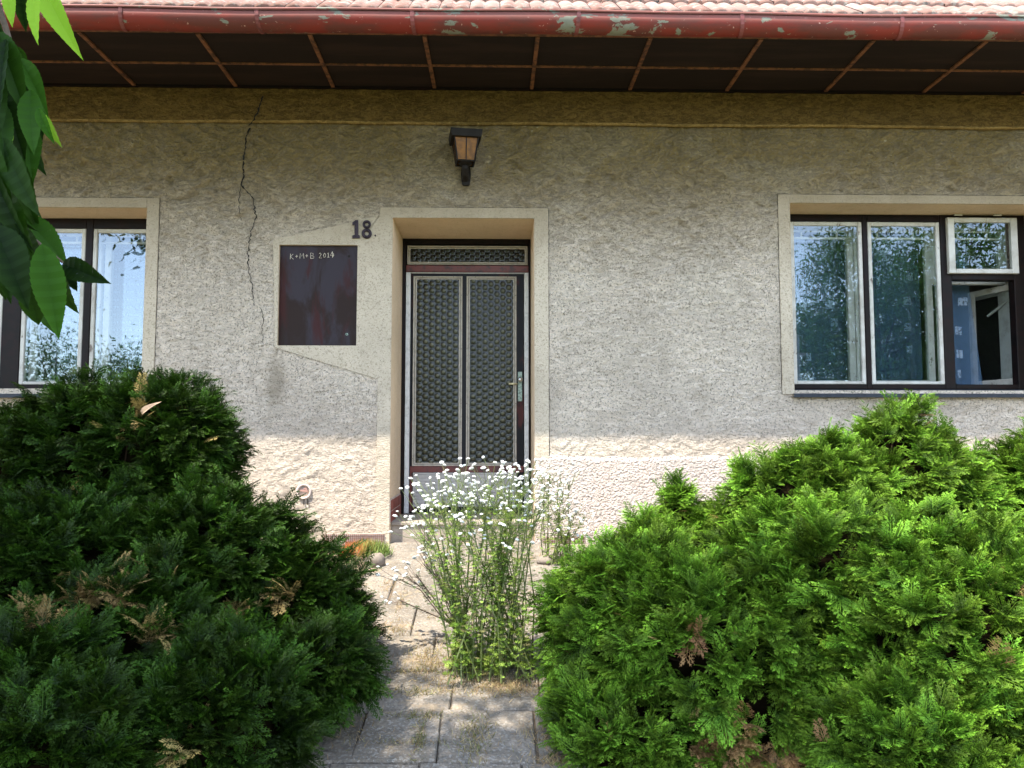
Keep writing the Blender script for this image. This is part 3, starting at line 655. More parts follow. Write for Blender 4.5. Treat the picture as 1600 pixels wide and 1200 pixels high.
# cabinet door
cab = MB(); cab.bbox(cx0+0.004, cx1-0.003, YW+0.012, YW+0.035, czb+0.004, czt-0.003, 0.002)
cabd = cab.build('cabinet_door', M['cabinet'], house); cabd['label'] = 'dark brown metal meter cabinet door with chalk letters'
kd = MB(); kq = hit(545.5, 400.5, YW+0.012); kd.lathe([(0.008, 0.0), (0.009, -0.002), (0.005, -0.003)], (kq.x, YW+0.0115, kq.z), 14, 'y')
kd.build('key_hole', M['crack'], cabd)
kd = MB(); kq = hit(542, 522.5, YW+0.012); kd.lathe([(0.009, 0.0), (0.010, -0.003), (0.006, -0.004)], (kq.x, YW+0.0115, kq.z), 14, 'y')
kd.build('lock_ring', M['handle'], cabd)
# chalk letters: strokes in a 1 x 1 cell
GL = {'K': [[(0, 0), (0.08, 1)], [(0.75, 0.95), (0.1, 0.45), (0.85, 0.0)]], '+': [[(0.1, 0.45), (0.9, 0.5)], [(0.5, 0.1), (0.52, 0.85)]],
      'M': [[(0, 0), (0.1, 1), (0.5, 0.45), (0.85, 1), (1.0, 0)]], 'B': [[(0.05, 0), (0.1, 1), (0.65, 0.9), (0.7, 0.65), (0.2, 0.5), (0.85, 0.4), (0.8, 0.08), (0.05, 0)]],
      '2': [[(0.05, 0.8), (0.4, 1), (0.75, 0.75), (0.05, 0.03), (0.9, 0.05)]], '0': [[(0.45, 1), (0.1, 0.55), (0.3, 0.03), (0.75, 0.15), (0.85, 0.7), (0.45, 1)]],
      '1': [[(0.15, 0.8), (0.5, 1), (0.5, 0.03)], [(0.1, 0.03), (0.9, 0.03)]], '4': [[(0.55, 1), (0.05, 0.35), (1.0, 0.38)], [(0.6, 1.05), (0.6, 0)], [(0.5, 0.98), (0.9, 0.5), (0.62, 0.05)]]}
ch = MB()
def chalk_text(txt, cells):
    for c, (px0, px1, pt, pbm) in zip(txt, cells):
        for st in GL[c]:
            pts = []
            for (u, v) in st:
                pts.append(hit(px0+(px1-px0)*u, pbm+(pt-pbm)*v, YW+0.0117))
            ch.tube(pts, 0.0020, 4)
CELLS = [(453.5, 459.5, 396.5, 405), (461, 466, 397.5, 403), (468.5, 475, 396, 404), (477, 481.5, 396.5, 402.5), (485, 491.5, 395, 404),
                       (498.5, 503, 395, 403.5), (505, 509.5, 395.5, 402.5), (511, 515, 395, 402), (516, 522, 393.5, 402.5)]
chalk_text('K+M+B', CELLS[:5]); ch.build('chalk_writing', M['chalk'], cabd)
ch = MB(); chalk_text('2014', CELLS[5:]); ch.build('chalk_writing', M['chalk'], cabd)

# windows
def curtain(x0, x1, z0, z1, y, mt, label, folds, amp=0.018, skew=0.0):
    nx_ = int((x1-x0)/0.008); V_ = []; nz_ = 12
    for j in range(nz_+1):
        t = j/nz_
        for i in range(nx_+1):
            u = i/nx_; x = x0+(x1-x0)*u+skew*(1-t)*u*u
            V_.append((x, y+amp*math.sin(u*folds*6.28+0.8*math.sin(u*11))*(0.5+0.5*(1-t)), z0+(z1-z0)*t))
    f = [(j*(nx_+1)+i, j*(nx_+1)+i+1, (j+1)*(nx_+1)+i+1, (j+1)*(nx_+1)+i) for j in range(nz_) for i in range(nx_)]
    o = link('curtain', np_mesh('curtain', V_, f), mt, None, True); tag(o, label, 'curtain', 'curtains hanging inside the windows'); return o
def build_window(x0, x1, zt, fields, mull, zs0, zs1, sill_z, label):
    fb = MB(); y0, y1 = YF, YF+0.07
    xs_ = [x0+0.002]+[v for fld in fields for v in fld]+[x1-0.002]
    for k in range(0, len(xs_), 2): fb.bbox(xs_[k], xs_[k+1], y0, y1, sill_z, zt-0.002, 0.004)
    for a, c in fields:
        fb.bbox(a, c, y0+0.002, y1, zs1, zt-0.002, 0.004); fb.bbox(a, c, y0+0.002, y1, sill_z, zs0, 0.004)
    w = fb.build('window', M['darkframe'], house); w['label'] = label
    # inner lining of the double window
    lb_ = MB(); yi = YF+0.20
    lb_.box(x0+0.003, x0+0.03, y1+0.001, yi+0.1, sill_z, zt-0.003); lb_.box(x1-0.03, x1-0.003, y1+0.001, yi+0.1, sill_z, zt-0.003)
    lb_.box(x0+0.03, x1-0.03, y1+0.001, yi+0.1, sill_z-0.02, sill_z+0.015)
    lb_.build('inner_lining', M['white'], w)
    return w
def pane_in(x0, x1, z0, z1, y, w, t=0.028, tb=0.03, tt=0.028, depth=0.035):
    e = MB(); e.frame(x0, x1, y, y+depth, z0, z1, t, 0.004, tb, tt); s = e.build('sash', M['white'], w)
    g = MB(); yy = y+0.012; g.add([(x0+t, yy, z0+tb), (x1-t, yy, z0+tb), (x1-t, yy, z1-tt), (x0+t, yy, z1-tt)], [(0, 1, 2, 3)])
    g.build('pane', M['glass'] if y < YF+0.1 else M['glass_in'], w)
# right window
f1 = (X(1237, 470, YF), X(1351, 470, YF)); f2 = (X(1359, 470, YF), X(1473, 470, YF)); f3 = (X(1489, 470, YF), rx1-0.10)
zs0, zs1 = Z(1400, 600.5, YF), Z(1400, 346.5, YF); sz = Z(1400, 608, YF)
f1 = (f1[0], X(1345, 348, YF)+0.01)
wr = build_window(rx0, rx1, rzt, [f1, f2, f3], None, zs0, zs1, sz, 'wide window with one sash open inward and a small vent sash above it')
for f_ in (f1, f2): pane_in(f_[0]+0.002, f_[1]-0.002, zs0+0.001, zs1-0.001, YF+0.004, wr, 0.030, 0.022, 0.030)
ztm0, ztm1 = Z(1540, 437.5, YF), Z(1540, 428, YF)
MB().bbox(f3[0], f3[1], YF+0.001, YF+0.07, ztm0, ztm1, 0.004).build('transom_bar', M['darkframe'], wr)
# vent sash, swung a little outward at its foot
pane_in(f3[0]-0.035, f3[1]+0.02, ztm1-0.002, Z(1540, 340, YF-0.03), YF-0.032, wr, 0.050, 0.035, 0.036, 0.03)
for xx in (f3[0]+0.05, f3[0]+0.35):
    hg = MB(); hg.tube([(xx-0.03, YF-0.026, Z(1540, 338.5, YF)+0.004), (xx+0.03, YF-0.026, Z(1540, 338.5, YF)+0.004)], 0.006, 8); hg.build('hinge', M['white'], wr)
# inner sashes behind
yi = YF+0.20
for a, c in ((rx0+0.03, f1[1]+0.02), (f1[1]+0.024, f2[1]+0.045)):
    pane_in(a, c, sz+0.03, rzt-0.03, yi, wr, 0.05, 0.05, 0.05)
pane_in(f3[0]-0.04, f3[1]+0.07, ztm1-0.04, rzt-0.03, yi, wr, 0.045, 0.04, 0.045)
# sash of the third field swung into the room, hinged on the right
def swung(xh, z0, z1, wdt, ang, y, w):
    ca, sa = math.cos(R(ang)), math.sin(R(ang))
    def tr(vs): return [(xh-(xh-v[0])*ca+(v[1]-y)*sa*0.0, y+(xh-v[0])*sa+(v[1]-y), v[2]) for v in vs]
    e = MB(); e.frame(xh-wdt, xh, y, y+0.035, z0, z1, 0.045); e.v = tr(e.v); e.build('sash', M['white'], w)
    g = MB(); g.add([(xh-wdt+.045, y+.012, z0+.045), (xh-.045, y+.012, z0+.045), (xh-.045, y+.012, z1-.045), (xh-wdt+.045, y+.012, z1-.045)], [(0, 1, 2, 3)]); g.v = tr(g.v)
    g.build('pane', M['glass_in'], w)
xh = X(1598, 500, YF+0.02)
swung(xh, zs0+0.01, ztm0-0.006, 0.46, 76, YF+0.012, wr)
swung(xh+0.05, zs0+0.01, ztm0-0.01, 0.44, 84, YF+0.19, wr)
MB().tube([hit(1590, 458, YF+0.1), hit(1543, 494, YF+0.36)], 0.010, 6).build('stay_bar', M['white'], wr)
for a, c in (f1, f2, (f3[0]+0.02, f3[1])):
    rd = MB(); z_ = Z(1300, 364, YF+0.14); yy = YF+0.13
    rd.tube([(a, yy, z_+0.01), (c, yy, z_+0.01)], 0.007, 6); rd.tube([(a, yy, z_-0.045), (c, yy, z_-0.045)], 0.010, 6)
    for t_ in (0.25, 0.75): rd.tube([(a+(c-a)*t_, yy, z_+0.012), (a+(c-a)*t_, yy, z_-0.045)], 0.008, 6)
    rd.build('curtain_rail', M['white'], wr)
def metal_sill(x0, x1, z, w):
    b = MB(); yo = YW-0.045; zf = z-0.055
    b.add([(x0-0.02, yo, zf), (x1+0.02, yo, zf), (x1+0.001, YF+0.001, z-0.002), (x0-0.001, YF+0.001, z-0.002),
           (x0-0.02, yo, zf-0.022), (x1+0.02, yo, zf-0.022), (x0-0.02, YW-0.004, zf-0.012), (x1+0.02, YW-0.004, zf-0.012)],
          [(0, 1, 2, 3), (4, 5, 1, 0), (6, 7, 5, 4)])
    b.build('sill', M['sill'], w)
metal_sill(rx0, rx1, sz, wr)
curtain(rx0+0.03, f1[1]+0.05, sz+0.02, rzt-0.1, YF+0.33, M['sheerblue'], 'sheer curtain behind the leftmost pane of the right window', 6)
curtain(f1[1]+0.06, f2[1]+0.02, sz+0.02, rzt-0.1, YF+0.35, M['sheerblue'], 'sheer patterned curtain behind the middle pane of the right window', 7)
curtain(f3[0]+0.10, f3[0]+0.29, sz+0.02, rzt-0.25, YF+0.30, M['sheerblue'], 'narrow blue curtain beside the sash that stands open', 2, skew=0.10)
# left window
g1 = (X(142, 450, YF), lx1-0.09); g2 = (X(34, 450, YF), X(131, 450, YF)); g3 = (lx0+0.09, X(5, 450, YF))
zq0, zq1 = Z(120, 601, YF), Z(150, 357, YF); sql = Z(20, 608, YF)
wl_ = build_window(lx0, lx1, lzt, [g3, g2, g1], None, zq0, zq1, sql, 'closed window with white sashes behind the round bush and cherry leaves')
for f_ in (g1, g2, g3):
    pane_in(f_[0]+0.002, f_[1]-0.002, zq0+0.001, zq1-0.001, YF+0.004, wl_, 0.030, 0.022, 0.030)
    rd = MB(); z_ = Z(150, 373, YF+0.14); yy = YF+0.13
    rd.tube([(f_[0], yy, z_+0.02), (f_[1], yy, z_+0.02)], 0.007, 6); rd.tube([(f_[0], yy, z_-0.035), (f_[1], yy, z_-0.035)], 0.010, 6)
    for t_ in (0.3, 0.7): rd.tube([(f_[0]+(f_[1]-f_[0])*t_, yy, z_+0.02), (f_[0]+(f_[1]-f_[0])*t_, yy, z_-0.035)], 0.008, 6)
    rd.build('curtain_rail', M['white'], wl_)
for a, c in ((g3[0]-0.03, g3[1]+0.05), (g2[0]-0.05, g2[1]+0.02), (g1[0]-0.01, g1[1]+0.05)):
    pane_in(a, c, sql+0.03, lzt-0.03, yi, wl_, 0.05, 0.05, 0.05)
curtain(g3[0], g2[0]-0.02, sql+0.02, lzt-0.1, YF+0.33, M['sheer'], 'lace curtain behind the leftmost pane of the left window', 6)
curtain(g2[0], g2[1]+0.02, sql+0.02, lzt-0.1, YF+0.35, M['sheer'], 'lace curtain behind the pane crossed by cherry leaves', 6)
curtain(g1[0], g1[1]+0.05, sql+0.02, lzt-0.1, YF+0.33, M['sheer'], 'lace curtain behind the pane nearest the crack in the left window', 6)
metal_sill(lx0, lx1, sql, wl_)
# rooms behind
rm = MB()
for a, c in ((lx0-0.6, dx0-0.25), (dx1+0.25, rx1+0.6)):
    y0, y1, z0, z1 = YF+0.31, YF+4.0, -0.1, ZT-0.1
    rm.add([(a, y1, z0), (c, y1, z0), (c, y1, z1), (a, y1, z1), (a, y0, z0), (c, y0, z0), (c, y0, z1), (a, y0, z1)], [(0, 1, 2, 3), (4, 0, 3, 7), (1, 5, 6, 2), (3, 2, 6, 7), (4, 5, 1, 0)])
rm.build('room_walls', M['room'], house)
hl = MB(); hl.box(dx0-0.01, dx1+0.01, YD+0.062, YD+0.09, ZB, dzt+0.01); hl.build('hall_lining', M['void'], house)

# soffit, battens, fascia
YG = 4.52
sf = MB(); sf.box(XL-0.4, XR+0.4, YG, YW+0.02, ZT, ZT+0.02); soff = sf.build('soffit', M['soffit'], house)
bpx = [62, 215, 372, 523, 680, 830, 982, 1132, 1285, 1436, 1590]; bx = [X(p, 144, YW) for p in bpx]
bx = [bx[0]-0.69*k for k in (4, 3, 2, 1)]+bx+[bx[-1]+0.69*k for k in (1, 2, 3)]
for x in bx:
    q = MB(); w_ = 0.0125; sk = random.uniform(-.008, .008)
    q.add([(x-w_+sk, YG+0.02, ZT-0.013), (x+w_+sk, YG+0.02, ZT-0.013), (x+w_, YW-0.03, ZT-0.013), (x-w_, YW-0.03, ZT-0.013),
           (x-w_+sk, YG+0.02, ZT-0.001), (x+w_+sk, YG+0.02, ZT-0.001), (x+w_, YW-0.03, ZT-0.001), (x-w_, YW-0.03, ZT-0.001)],
          [(0, 3, 2, 1), (0, 1, 5, 4), (1, 2, 6, 5), (2, 3, 7, 6), (3, 0, 4, 7)])
    q.build('batten', M['batten'], soff)
yb_ = 4.925; q = MB(); q.box(XL-0.4, XR+0.4, yb_-0.008, yb_+0.008, ZT-0.010, ZT-0.001); q.build('long_batten', M['batten'], soff)
q = MB(); q.box(XL-0.4, XR+0.4, YG-0.022, YG+0.018, ZT-0.008, ZT+0.13); q.build('fascia', M['batten'], house)
q = MB(); q.box(XL-0.4, XR+0.4, YW-0.055, YW-0.029, ZT-0.016, ZT-0.001); q.build('wall_batten', M['darkframe'], soff)
# gutter
gz1 = Z(800, 19, 4.40); gz0 = Z(800, 50, 4.44)
gprof = []
for k in range(13):
    a = math.pi*k/12; gprof.append((4.46-0.068*math.cos(a), gz1-(gz1-gz0)*math.sin(a)**0.75))
gprof[0] = (4.392, gz1)
lip = [(4.392+0.009*math.cos(R(t)), gz1+0.004+0.009*math.sin(R(t))) for t in range(-60, 241, 50)][::-1]
gprof2 = lip+gprof
gm = MB(); ng = len(gprof2); nsx = 90
def sag(x): return 0.004*math.sin(x*1.7+1)+0.0025*math.sin(x*4.9)
for i in range(nsx+1):
    x = XL-0.45+(XR-XL+0.9)*i/nsx
    gm.v += [(x, y, z+sag(x)) for y, z in gprof2]
gm.f = [(i*ng+k, i*ng+k+1, (i+1)*ng+k+1, (i+1)*ng+k) for i in range(nsx) for k in range(ng-1)]
gut = gm.build('gutter', M['gutter'], house, True)
gxp = [X(p, 35, 4.39) for p in (187, 400, 643, 905, 1160, 1410)]
gxp = [gxp[0]-0.93*2, gxp[0]-0.93]+gxp+[gxp[-1]+0.93, gxp[-1]+1.86]
for x in gxp:
    q = MB(); wv = 0.012; sl = random.uniform(-0.018, 0.018)
    pr = [(4.46-0.0725*math.cos(math.pi*k/12), gz1+0.006-(gz1-gz0+0.011)*math.sin(math.pi*k/12)**0.75) for k in range(13)]
    for k, (y, z) in enumerate(pr):
        q.v += [(x-wv+sl*k/6, y, z+sag(x)), (x+wv+sl*k/6, y, z+sag(x))]
    q.f = [(2*k, 2*k+1, 2*k+3, 2*k+2) for k in range(len(pr)-1)]; n0 = len(q.v)
    q.build('bracket', M['bracket'], gut)
# roof tiles
TW = 0.186; pitch = R(41); rowl = 0.30; nrow = 17; ntile = int((XR-XL+0.9)/TW); SPT = 12
tv = []; tf = []; tc = []
ry0, rz0 = 4.452, gz1+0.020
for r_ in range(nrow):
    for t_ in range(ntile):
        cr = random.random(); dz = random.uniform(-.004, .004); xo = XL-0.45+t_*TW+(TW/2 if r_ % 2 else 0); sk = random.uniform(-.004, .004)
        n0 = len(tv)
        for kk in range(SPT+1):
            u = kk/SPT; w_ = 0.016*abs(math.sin(2*math.pi*u))**0.8*(1 if u < 0.5 else 0.85); x = xo+u*(TW-0.004)
            for (s_, lift, nrm) in ((-0.004, 0.004, 0.0), (0.0, 0.028, 0.0), (rowl+0.06, 0.004, 0.0)):
                s2 = r_*rowl+s_+sk; h = lift+(w_+dz if lift != 0.004 or s_ > 0 else w_*0.8)
                y = ry0+s2*math.cos(pitch)-h*math.sin(pitch); z = rz0+s2*math.sin(pitch)+h*math.cos(pitch)
                tv.append((x, y, z)); tc.append((cr, 0, 0))
        for kk in range(SPT):
            a = n0+kk*3; tf += [(a, a+3, a+4, a+1), (a+1, a+4, a+5, a+2)]
roof = link('roof', np_mesh('roof', tv, tf, tc), M['tile'], house)
q = MB(); L_ = nrow*rowl
q.add([(XL-0.45, ry0+0.02, rz0-0.03), (XR+0.45, ry0+0.02, rz0-0.03), (XR+0.45, ry0+L_*math.cos(pitch), rz0-0.03+L_*math.sin(pitch)), (XL-0.45, ry0+L_*math.cos(pitch), rz0-0.03+L_*math.sin(pitch)),
       (XL-0.45, ry0+2*L_*math.cos(pitch), rz0-0.03), (XR+0.45, ry0+2*L_*math.cos(pitch), rz0-0.03)], [(0, 1, 2, 3), (3, 2, 5, 4)])
q.build('roof_boards', M['darkframe'], roof)

# vents at the foot of the wall
def vent(p0, p1, pt, pb_, mt):
    b = MB(); x0, x1 = X(p0, 840, YW), X(p1, 840, YW); z1, z0 = Z(560, pt, YW), Z(560, pb_, YW); y = YW-0.014
    x = x0
    while x < x1: b.box(x-0.0014, x+0.0014, y-0.002, y, z0, z1); x += 0.0135
    z = z0
    while z < z1: b.box(x0, x1, y-0.0045, y-0.0021, z-0.0013, z+0.0013); z += 0.0125
    o = b.build('vent_grille', mt, house)
    MB().box(x0, x1, y+0.001, YW-0.0001, z0, z1).build('vent_recess', M['clay'], o)
vent(505, 601, 834, 846, M['mesh']); vent(848, 914, 839, 849, M['mesh'])
# clay pipe end in the wall
pe = MB(); pc = hit(475, 768, YW)
pe.lathe([(0.052, 0.0), (0.054, -0.010), (0.048, -0.016), (0.040, -0.012), (0.038, 0.004), (0.0, 0.006)], (pc.x, YW-0.0005, pc.z), 24, 'y')
pipe = pe.build('pipe_end', M['clay'], house, True); pipe['label'] = 'round clay pipe end with a broken rim low on the wall'
q = MB(); q.prism([(pc.x-.034, pc.z+.004), (pc.x+.030, pc.z-.004), (pc.x+.026, pc.z+.010), (pc.x-.02, pc.z+.014)], YW-0.012, YW+0.002)
q.prism([(pc.x-.005, pc.z+.018), (pc.x+.026, pc.z+.012), (pc.x+.014, pc.z+.034)], YW-0.009, YW+0.002); q.build('clay_shard', M['shard'], pipe)
for k in range(2):
    q = MB(); q.tube([(pc.x+0.004+0.026*k, YW-0.01, pc.z-0.05), (pc.x+0.004+0.026*k, YW-0.012, pc.z-0.09)], 0.0035, 6); q.build('wire', M['crack'], pipe)

# ------------------------------------------------------------ lantern (thing)
lc = hit(727, 240, YW-0.13); lan = empty('wall_lantern', (lc.x, YW, Z(727, 288, YW)))
tag(lan, 'black metal wall lantern with amber glass above the door', 'lamp')
YL = YW-0.135
def LZ(p): return Z(727, p, YL)
zt_, zb_ = LZ(214), LZ(255)
rt, rbm = 0.088, 0.060
def ring4(r, z, ang=45): return [(lc.x+r*math.sqrt(2)*math.cos(R(ang+90*k)), YL+r*math.sqrt(2)*math.sin(R(ang+90*k)), z) for k in range(4)]
ROT = 45+8
gl = MB(); v = ring4(rbm-0.004, zb_, ROT)+ring4(rt-0.006, zt_, ROT); gl.add(v, [(i, (i+1) % 4, (i+1) % 4+4, i+4) for i in range(4)]); gl.build('lamp_glass', M['amber'], lan)
fr = MB(); a4 = ring4(rbm, zb_, ROT); b4 = ring4(rt, zt_+0.01, ROT)
for i in range(4):
    fr.tube([a4[i], b4[i]], 0.0055, 4); fr.tube([a4[i], a4[(i+1) % 4]], 0.007, 4)
    ma = (Vector(a4[i])+Vector(a4[(i+1) % 4]))/2; mb = (Vector(b4[i])+Vector(b4[(i+1) % 4]))/2; fr.tube([ma, mb], 0.0035, 4)
fr.build('lamp_frame', M['black'], lan)
cp = MB(); v = ring4(rt+0.014, LZ(221), ROT)+ring4(rt+0.022, LZ(210), ROT)+ring4(rt+0.004, LZ(209), ROT)+ring4(0.02, LZ(208), ROT)
cp.add(v, [(3, 2, 1, 0)]+[(j*4+i, j*4+(i+1) % 4, (j+1)*4+(i+1) % 4, (j+1)*4+i) for j in range(3) for i in range(4)]+[(12, 13, 14, 15)]); cp.build('lamp_cap', M['black'], lan)
bs = MB(); bs.lathe([(0.050, zb_-0.001), (0.042, LZ(257)), (0.030, LZ(258)), (0.012, LZ(258.5)), (0.010, LZ(262))], (lc.x, YL, 0), 20); bs.build('lamp_base', M['black'], lan)
ab = MB(); zarm = Z(727, 268, YW-0.08)
ab.tube([(lc.x, YL, LZ(259)), (lc.x, YL, zarm+0.01), (lc.x, YL+0.03, zarm-0.02), (lc.x, YW-0.03, zarm-0.03), (lc.x, YW-0.005, zarm-0.03)], [0.022, 0.024, 0.024, 0.028, 0.03], 12)
ab.build('bracket_arm', M['black'], lan)
wp = MB(); zc1, zc0 = Z(727, 258, YW), Z(727, 291, YW)
wp.prism([(lc.x-0.028, zc0+0.01), (lc.x-0.018, zc0), (lc.x+0.018, zc0), (lc.x+0.028, zc0+0.01), (lc.x+0.036, (zc0+zc1)/2), (lc.x+0.028, zc1), (lc.x-0.028, zc1), (lc.x-0.036, (zc0+zc1)/2)], YW-0.03, YW+0.004); wp.build('wall_plate', M['black'], lan)

# ------------------------------------------------------------ house number (thing)
hn = empty('house_number', (X(566, 360, YW), YW-0.008, Z(566, 374, YW))); tag(hn, 'dark cast metal number 18 beside the door above the meter cabinet', 'house number')
yn = YW-0.0085
def H(px, py): q = hit(px, py, yn); return (q.x, q.z)
d1 = MB(); d1.prism([H(*p) for p in [(551, 372.5), (562.5, 372.5), (562.5, 368.5), (560, 367.5), (560, 344.5), (556, 344.5), (551, 348.5), (551, 352.5), (554.5, 351), (554.5, 367.5), (551, 368.5)]][::-1], yn-0.012, yn); d1.build('digit', M['number'], hn)
d8 = MB()
for (cx_, cy_, rx_, ry_) in ((573.2, 351.0, 6.6, 6.6), (573.2, 365.2, 8.0, 8.0)):
    n8 = 28; vs = []
    for k in range(n8):
        a = 2*math.pi*k/n8
        for (s_, yy) in ((1.0, yn), (1.0, yn-0.008), (0.80, yn-0.013), (0.55, yn-0.013), (0.40, yn-0.008), (0.40, yn)):
            p = H(cx_+rx_*s_*math.cos(a), cy_+ry_*s_*math.sin(a)); vs.append((p[0], yy, p[1]))
    d8.add(vs, [(k*6+j, k*6+j+1, ((k+1) % n8)*6+j+1, ((k+1) % n8)*6+j) for k in range(n8) for j in range(5)])
d8.build('digit', M['number'], hn)
q = MB(); p = H(586.5, 368); q.lathe([(0.006, 0.004), (0.006, -0.006), (0.003, -0.009)], (p[0], yn, p[1]), 10, 'y'); q.build('screw', M['number'], hn)

# ------------------------------------------------------------ foliage machinery
def frond(seed, detail=2):
    r = np.random.default_rng(seed); V_ = []; T_ = []
    def kite(p, d, L, w, t0, t1):
        d = d/np.linalg.norm(d); n = np.array([-d[1], d[0]])
        a = p; b_ = p+d*L*0.45+n*w; c = p+d*L; e = p+d*L*0.45-n*w
        for q_, t in ((a, t0), (b_, (t0+t1)/2), (c, t1), (e, (t0+t1)/2)): V_.append((q_[0], q_[1], 0)); T_.append(t)
    kite(np.array([0., 0]), np.array([0., 1]), 1.0, 0.015, 0, 1)
    nb = 8 if detail == 2 else 6
    for i in range(nb):
        s = 0.10+0.80*i/(nb-1); sgn = 1 if i % 2 else -1
        for sg in ((1, -1) if detail == 2 else (sgn,)):
            L = (0.46*(1-0.72*s)+0.09)*r.uniform(0.8, 1.15); a = R(r.uniform(36, 50)); s2 = s+0.03*sg
            d = np.array([sg*math.sin(a), math.cos(a)]); p = np.array([0., s2])
            kite(p, d, L, 0.019 if detail == 2 else 0.03, s*0.6, s*0.5+0.5)
            if detail == 2:
                for k in range(2 if L > 0.2 else 1):
                    u = 0.30+0.32*k
                    for g in (1, -1):
                        a2 = a*sg+g*R(38); d2 = np.array([math.sin(a2), math.cos(a2)]); kite(p+d*L*u, d2, L*(0.36-0.08*k), 0.015, s*0.5+0.3, s*0.4+0.6)
    V_ = np.array(V_); T_ = np.array(T_)
    V_[:, 2] = -0.22*V_[:, 1]**2-0.25*np.abs(V_[:, 0])**1.3+0.012*r.standard_normal(len(V_))
    return V_, np.clip(T_, 0, 1)
FR2 = [frond(s) for s in range(6)]; FR1 = [frond(s+50, 1) for s in range(4)]
def instance(templates, pos, dirv, upv, scale, which, colfn):
    Vs = []; Cs = []
    for ti, (tv_, tt_) in enumerate(templates):
        idx = np.where(which == ti)[0]
        if not len(idx): continue
        y = dirv[idx]; x = np.cross(y, upv[idx]); x /= np.linalg.norm(x, axis=1, keepdims=True)+1e-9; z = np.cross(x, y)
        Rm = np.stack([x, y, z], -1)
        v = np.einsum('nij,kj->nki', Rm, tv_)*scale[idx][:, None, None]+pos[idx][:, None, :]
        Vs.append(v.reshape(-1, 3)); Cs.append(colfn(idx, tt_).reshape(-1, 3))
    V_ = np.concatenate(Vs); C_ = np.concatenate(Cs)
    return V_, np.arange(len(V_)).reshape(-1, 4), C_
def unit(a): return a/(np.linalg.norm(a, axis=-1, keepdims=True)+1e-9)
CAMP = np.array([0, 0, ZC])
def bush(name, lumps, label, mt, seed, dead=(), dens=230, size=(0.055, 0.105), group='clipped thuja bushes flanking the path', nspray=11, base=None):
    r = np.random.default_rng(seed); C_ = np.array([l[0] for l in lumps]); Rr = np.array([l[1] if hasattr(l[1], '__len__') else (l[1],)*3 for l in lumps], float)
    P = []; Nn = []
    for i in range(len(lumps)):
        area = 4*math.pi*(np.prod(Rr[i])**(2/3)); n = int(area*dens)
        u = unit(r.standard_normal((n, 3)))
        wob = 1+0.055*np.sin(u[:, 0]*7+i*2+u[:, 2]*3)+0.05*np.sin(u[:, 1]*9+u[:, 2]*8+i)+r.uniform(-0.07, 0.05, n)
        p = C_[i]+u*Rr[i]*wob[:, None]; nn = unit(u/Rr[i]); keep = p[:, 2] > gz(p[:, 1])+0.03
        for j in range(len(lumps)):
            if j != i: keep &= np.linalg.norm((p-C_[j])/Rr[j], axis=1) > 0.90
        keep &= (np.einsum('ij,ij->i', nn, unit(CAMP-p)) > -0.35) | (r.random(n) < 0.35)
        P.append(p[keep]); Nn.append(nn[keep])
    P = np.concatenate(P); Nn = np.concatenate(Nn); nt_ = len(P)
    tdir = unit(Nn+np.array([0, 0, 0.20])+0.30*r.standard_normal((nt_, 3)))
    k = nspray; along = r.uniform(-0.05, 0.03, nt_*k); td = np.repeat(tdir, k, 0); pos = np.repeat(P-Nn*0.045, k, 0)+r.uniform(-.012, .012, (nt_*k, 3))+td*along[:, None]
    d = unit(td+0.42*r.standard_normal((nt_*k, 3))); up = unit(np.repeat(Nn, k, 0)*0.35+np.array([0, 0, 1.0])+0.42*r.standard_normal((nt_*k, 3)))
    tsc = np.repeat(r.uniform(0.65, 1.30, nt_), k); sc_ = r.uniform(size[0], size[1], nt_*k)*tsc; pos += td*np.repeat(r.uniform(-0.06, 0.045, nt_), k)[:, None]
    tr_ = np.repeat(r.uniform(0, 1, nt_), k); fr_ = np.clip(tr_*0.6+r.uniform(0, 0.4, nt_*k), 0, 1)
    px, py = project(pos); dd = np.zeros(nt_*k)
    for (ax, ay, bx_, by_, pr) in dead:
        m_ = ((px-ax)/bx_)**2+((py-ay)/by_)**2 < 1; dd[m_ & (r.random(len(dd)) < pr)] = 1
    dd[r.random(len(dd)) < 0.002] = 0.9
    front = np.repeat(np.einsum('ij,ij->i', Nn, unit(CAMP-P)) > -0.25, k)
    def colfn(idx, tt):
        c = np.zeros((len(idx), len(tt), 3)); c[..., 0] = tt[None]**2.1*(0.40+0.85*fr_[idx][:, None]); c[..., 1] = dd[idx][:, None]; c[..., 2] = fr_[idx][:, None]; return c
    w = r.integers(0, len(FR2), len(pos)); 
    V1, F1, C1 = instance(FR2, pos[front], d[front], up[front], sc_[front], w[front], lambda i, t: colfn(np.where(front)[0][i], t))
    bk_ = ~front
    if bk_.sum() > 10:
        w1 = r.integers(0, len(FR1), len(pos)); V2, F2, C2 = instance(FR1, pos[bk_], d[bk_], up[bk_], sc_[bk_]*1.2, w1[bk_], lambda i, t: colfn(np.where(bk_)[0][i], t))
        F2 = F2+len(V1); V1 = np.concatenate([V1, V2]); F1 = np.concatenate([F1, F2]); C1 = np.concatenate([C1, C2])
    c0 = C_.mean(0); yb0 = c0[1]
    root = empty(name, (float(c0[0]), float(yb0), float(gz(yb0)))); tag(root, label, 'bush', group)
    link('foliage', np_mesh('foliage', V1, F1, C1), mt, root)
    # solid near-black core painted as inner shade, and stems
    cb_ = MB()
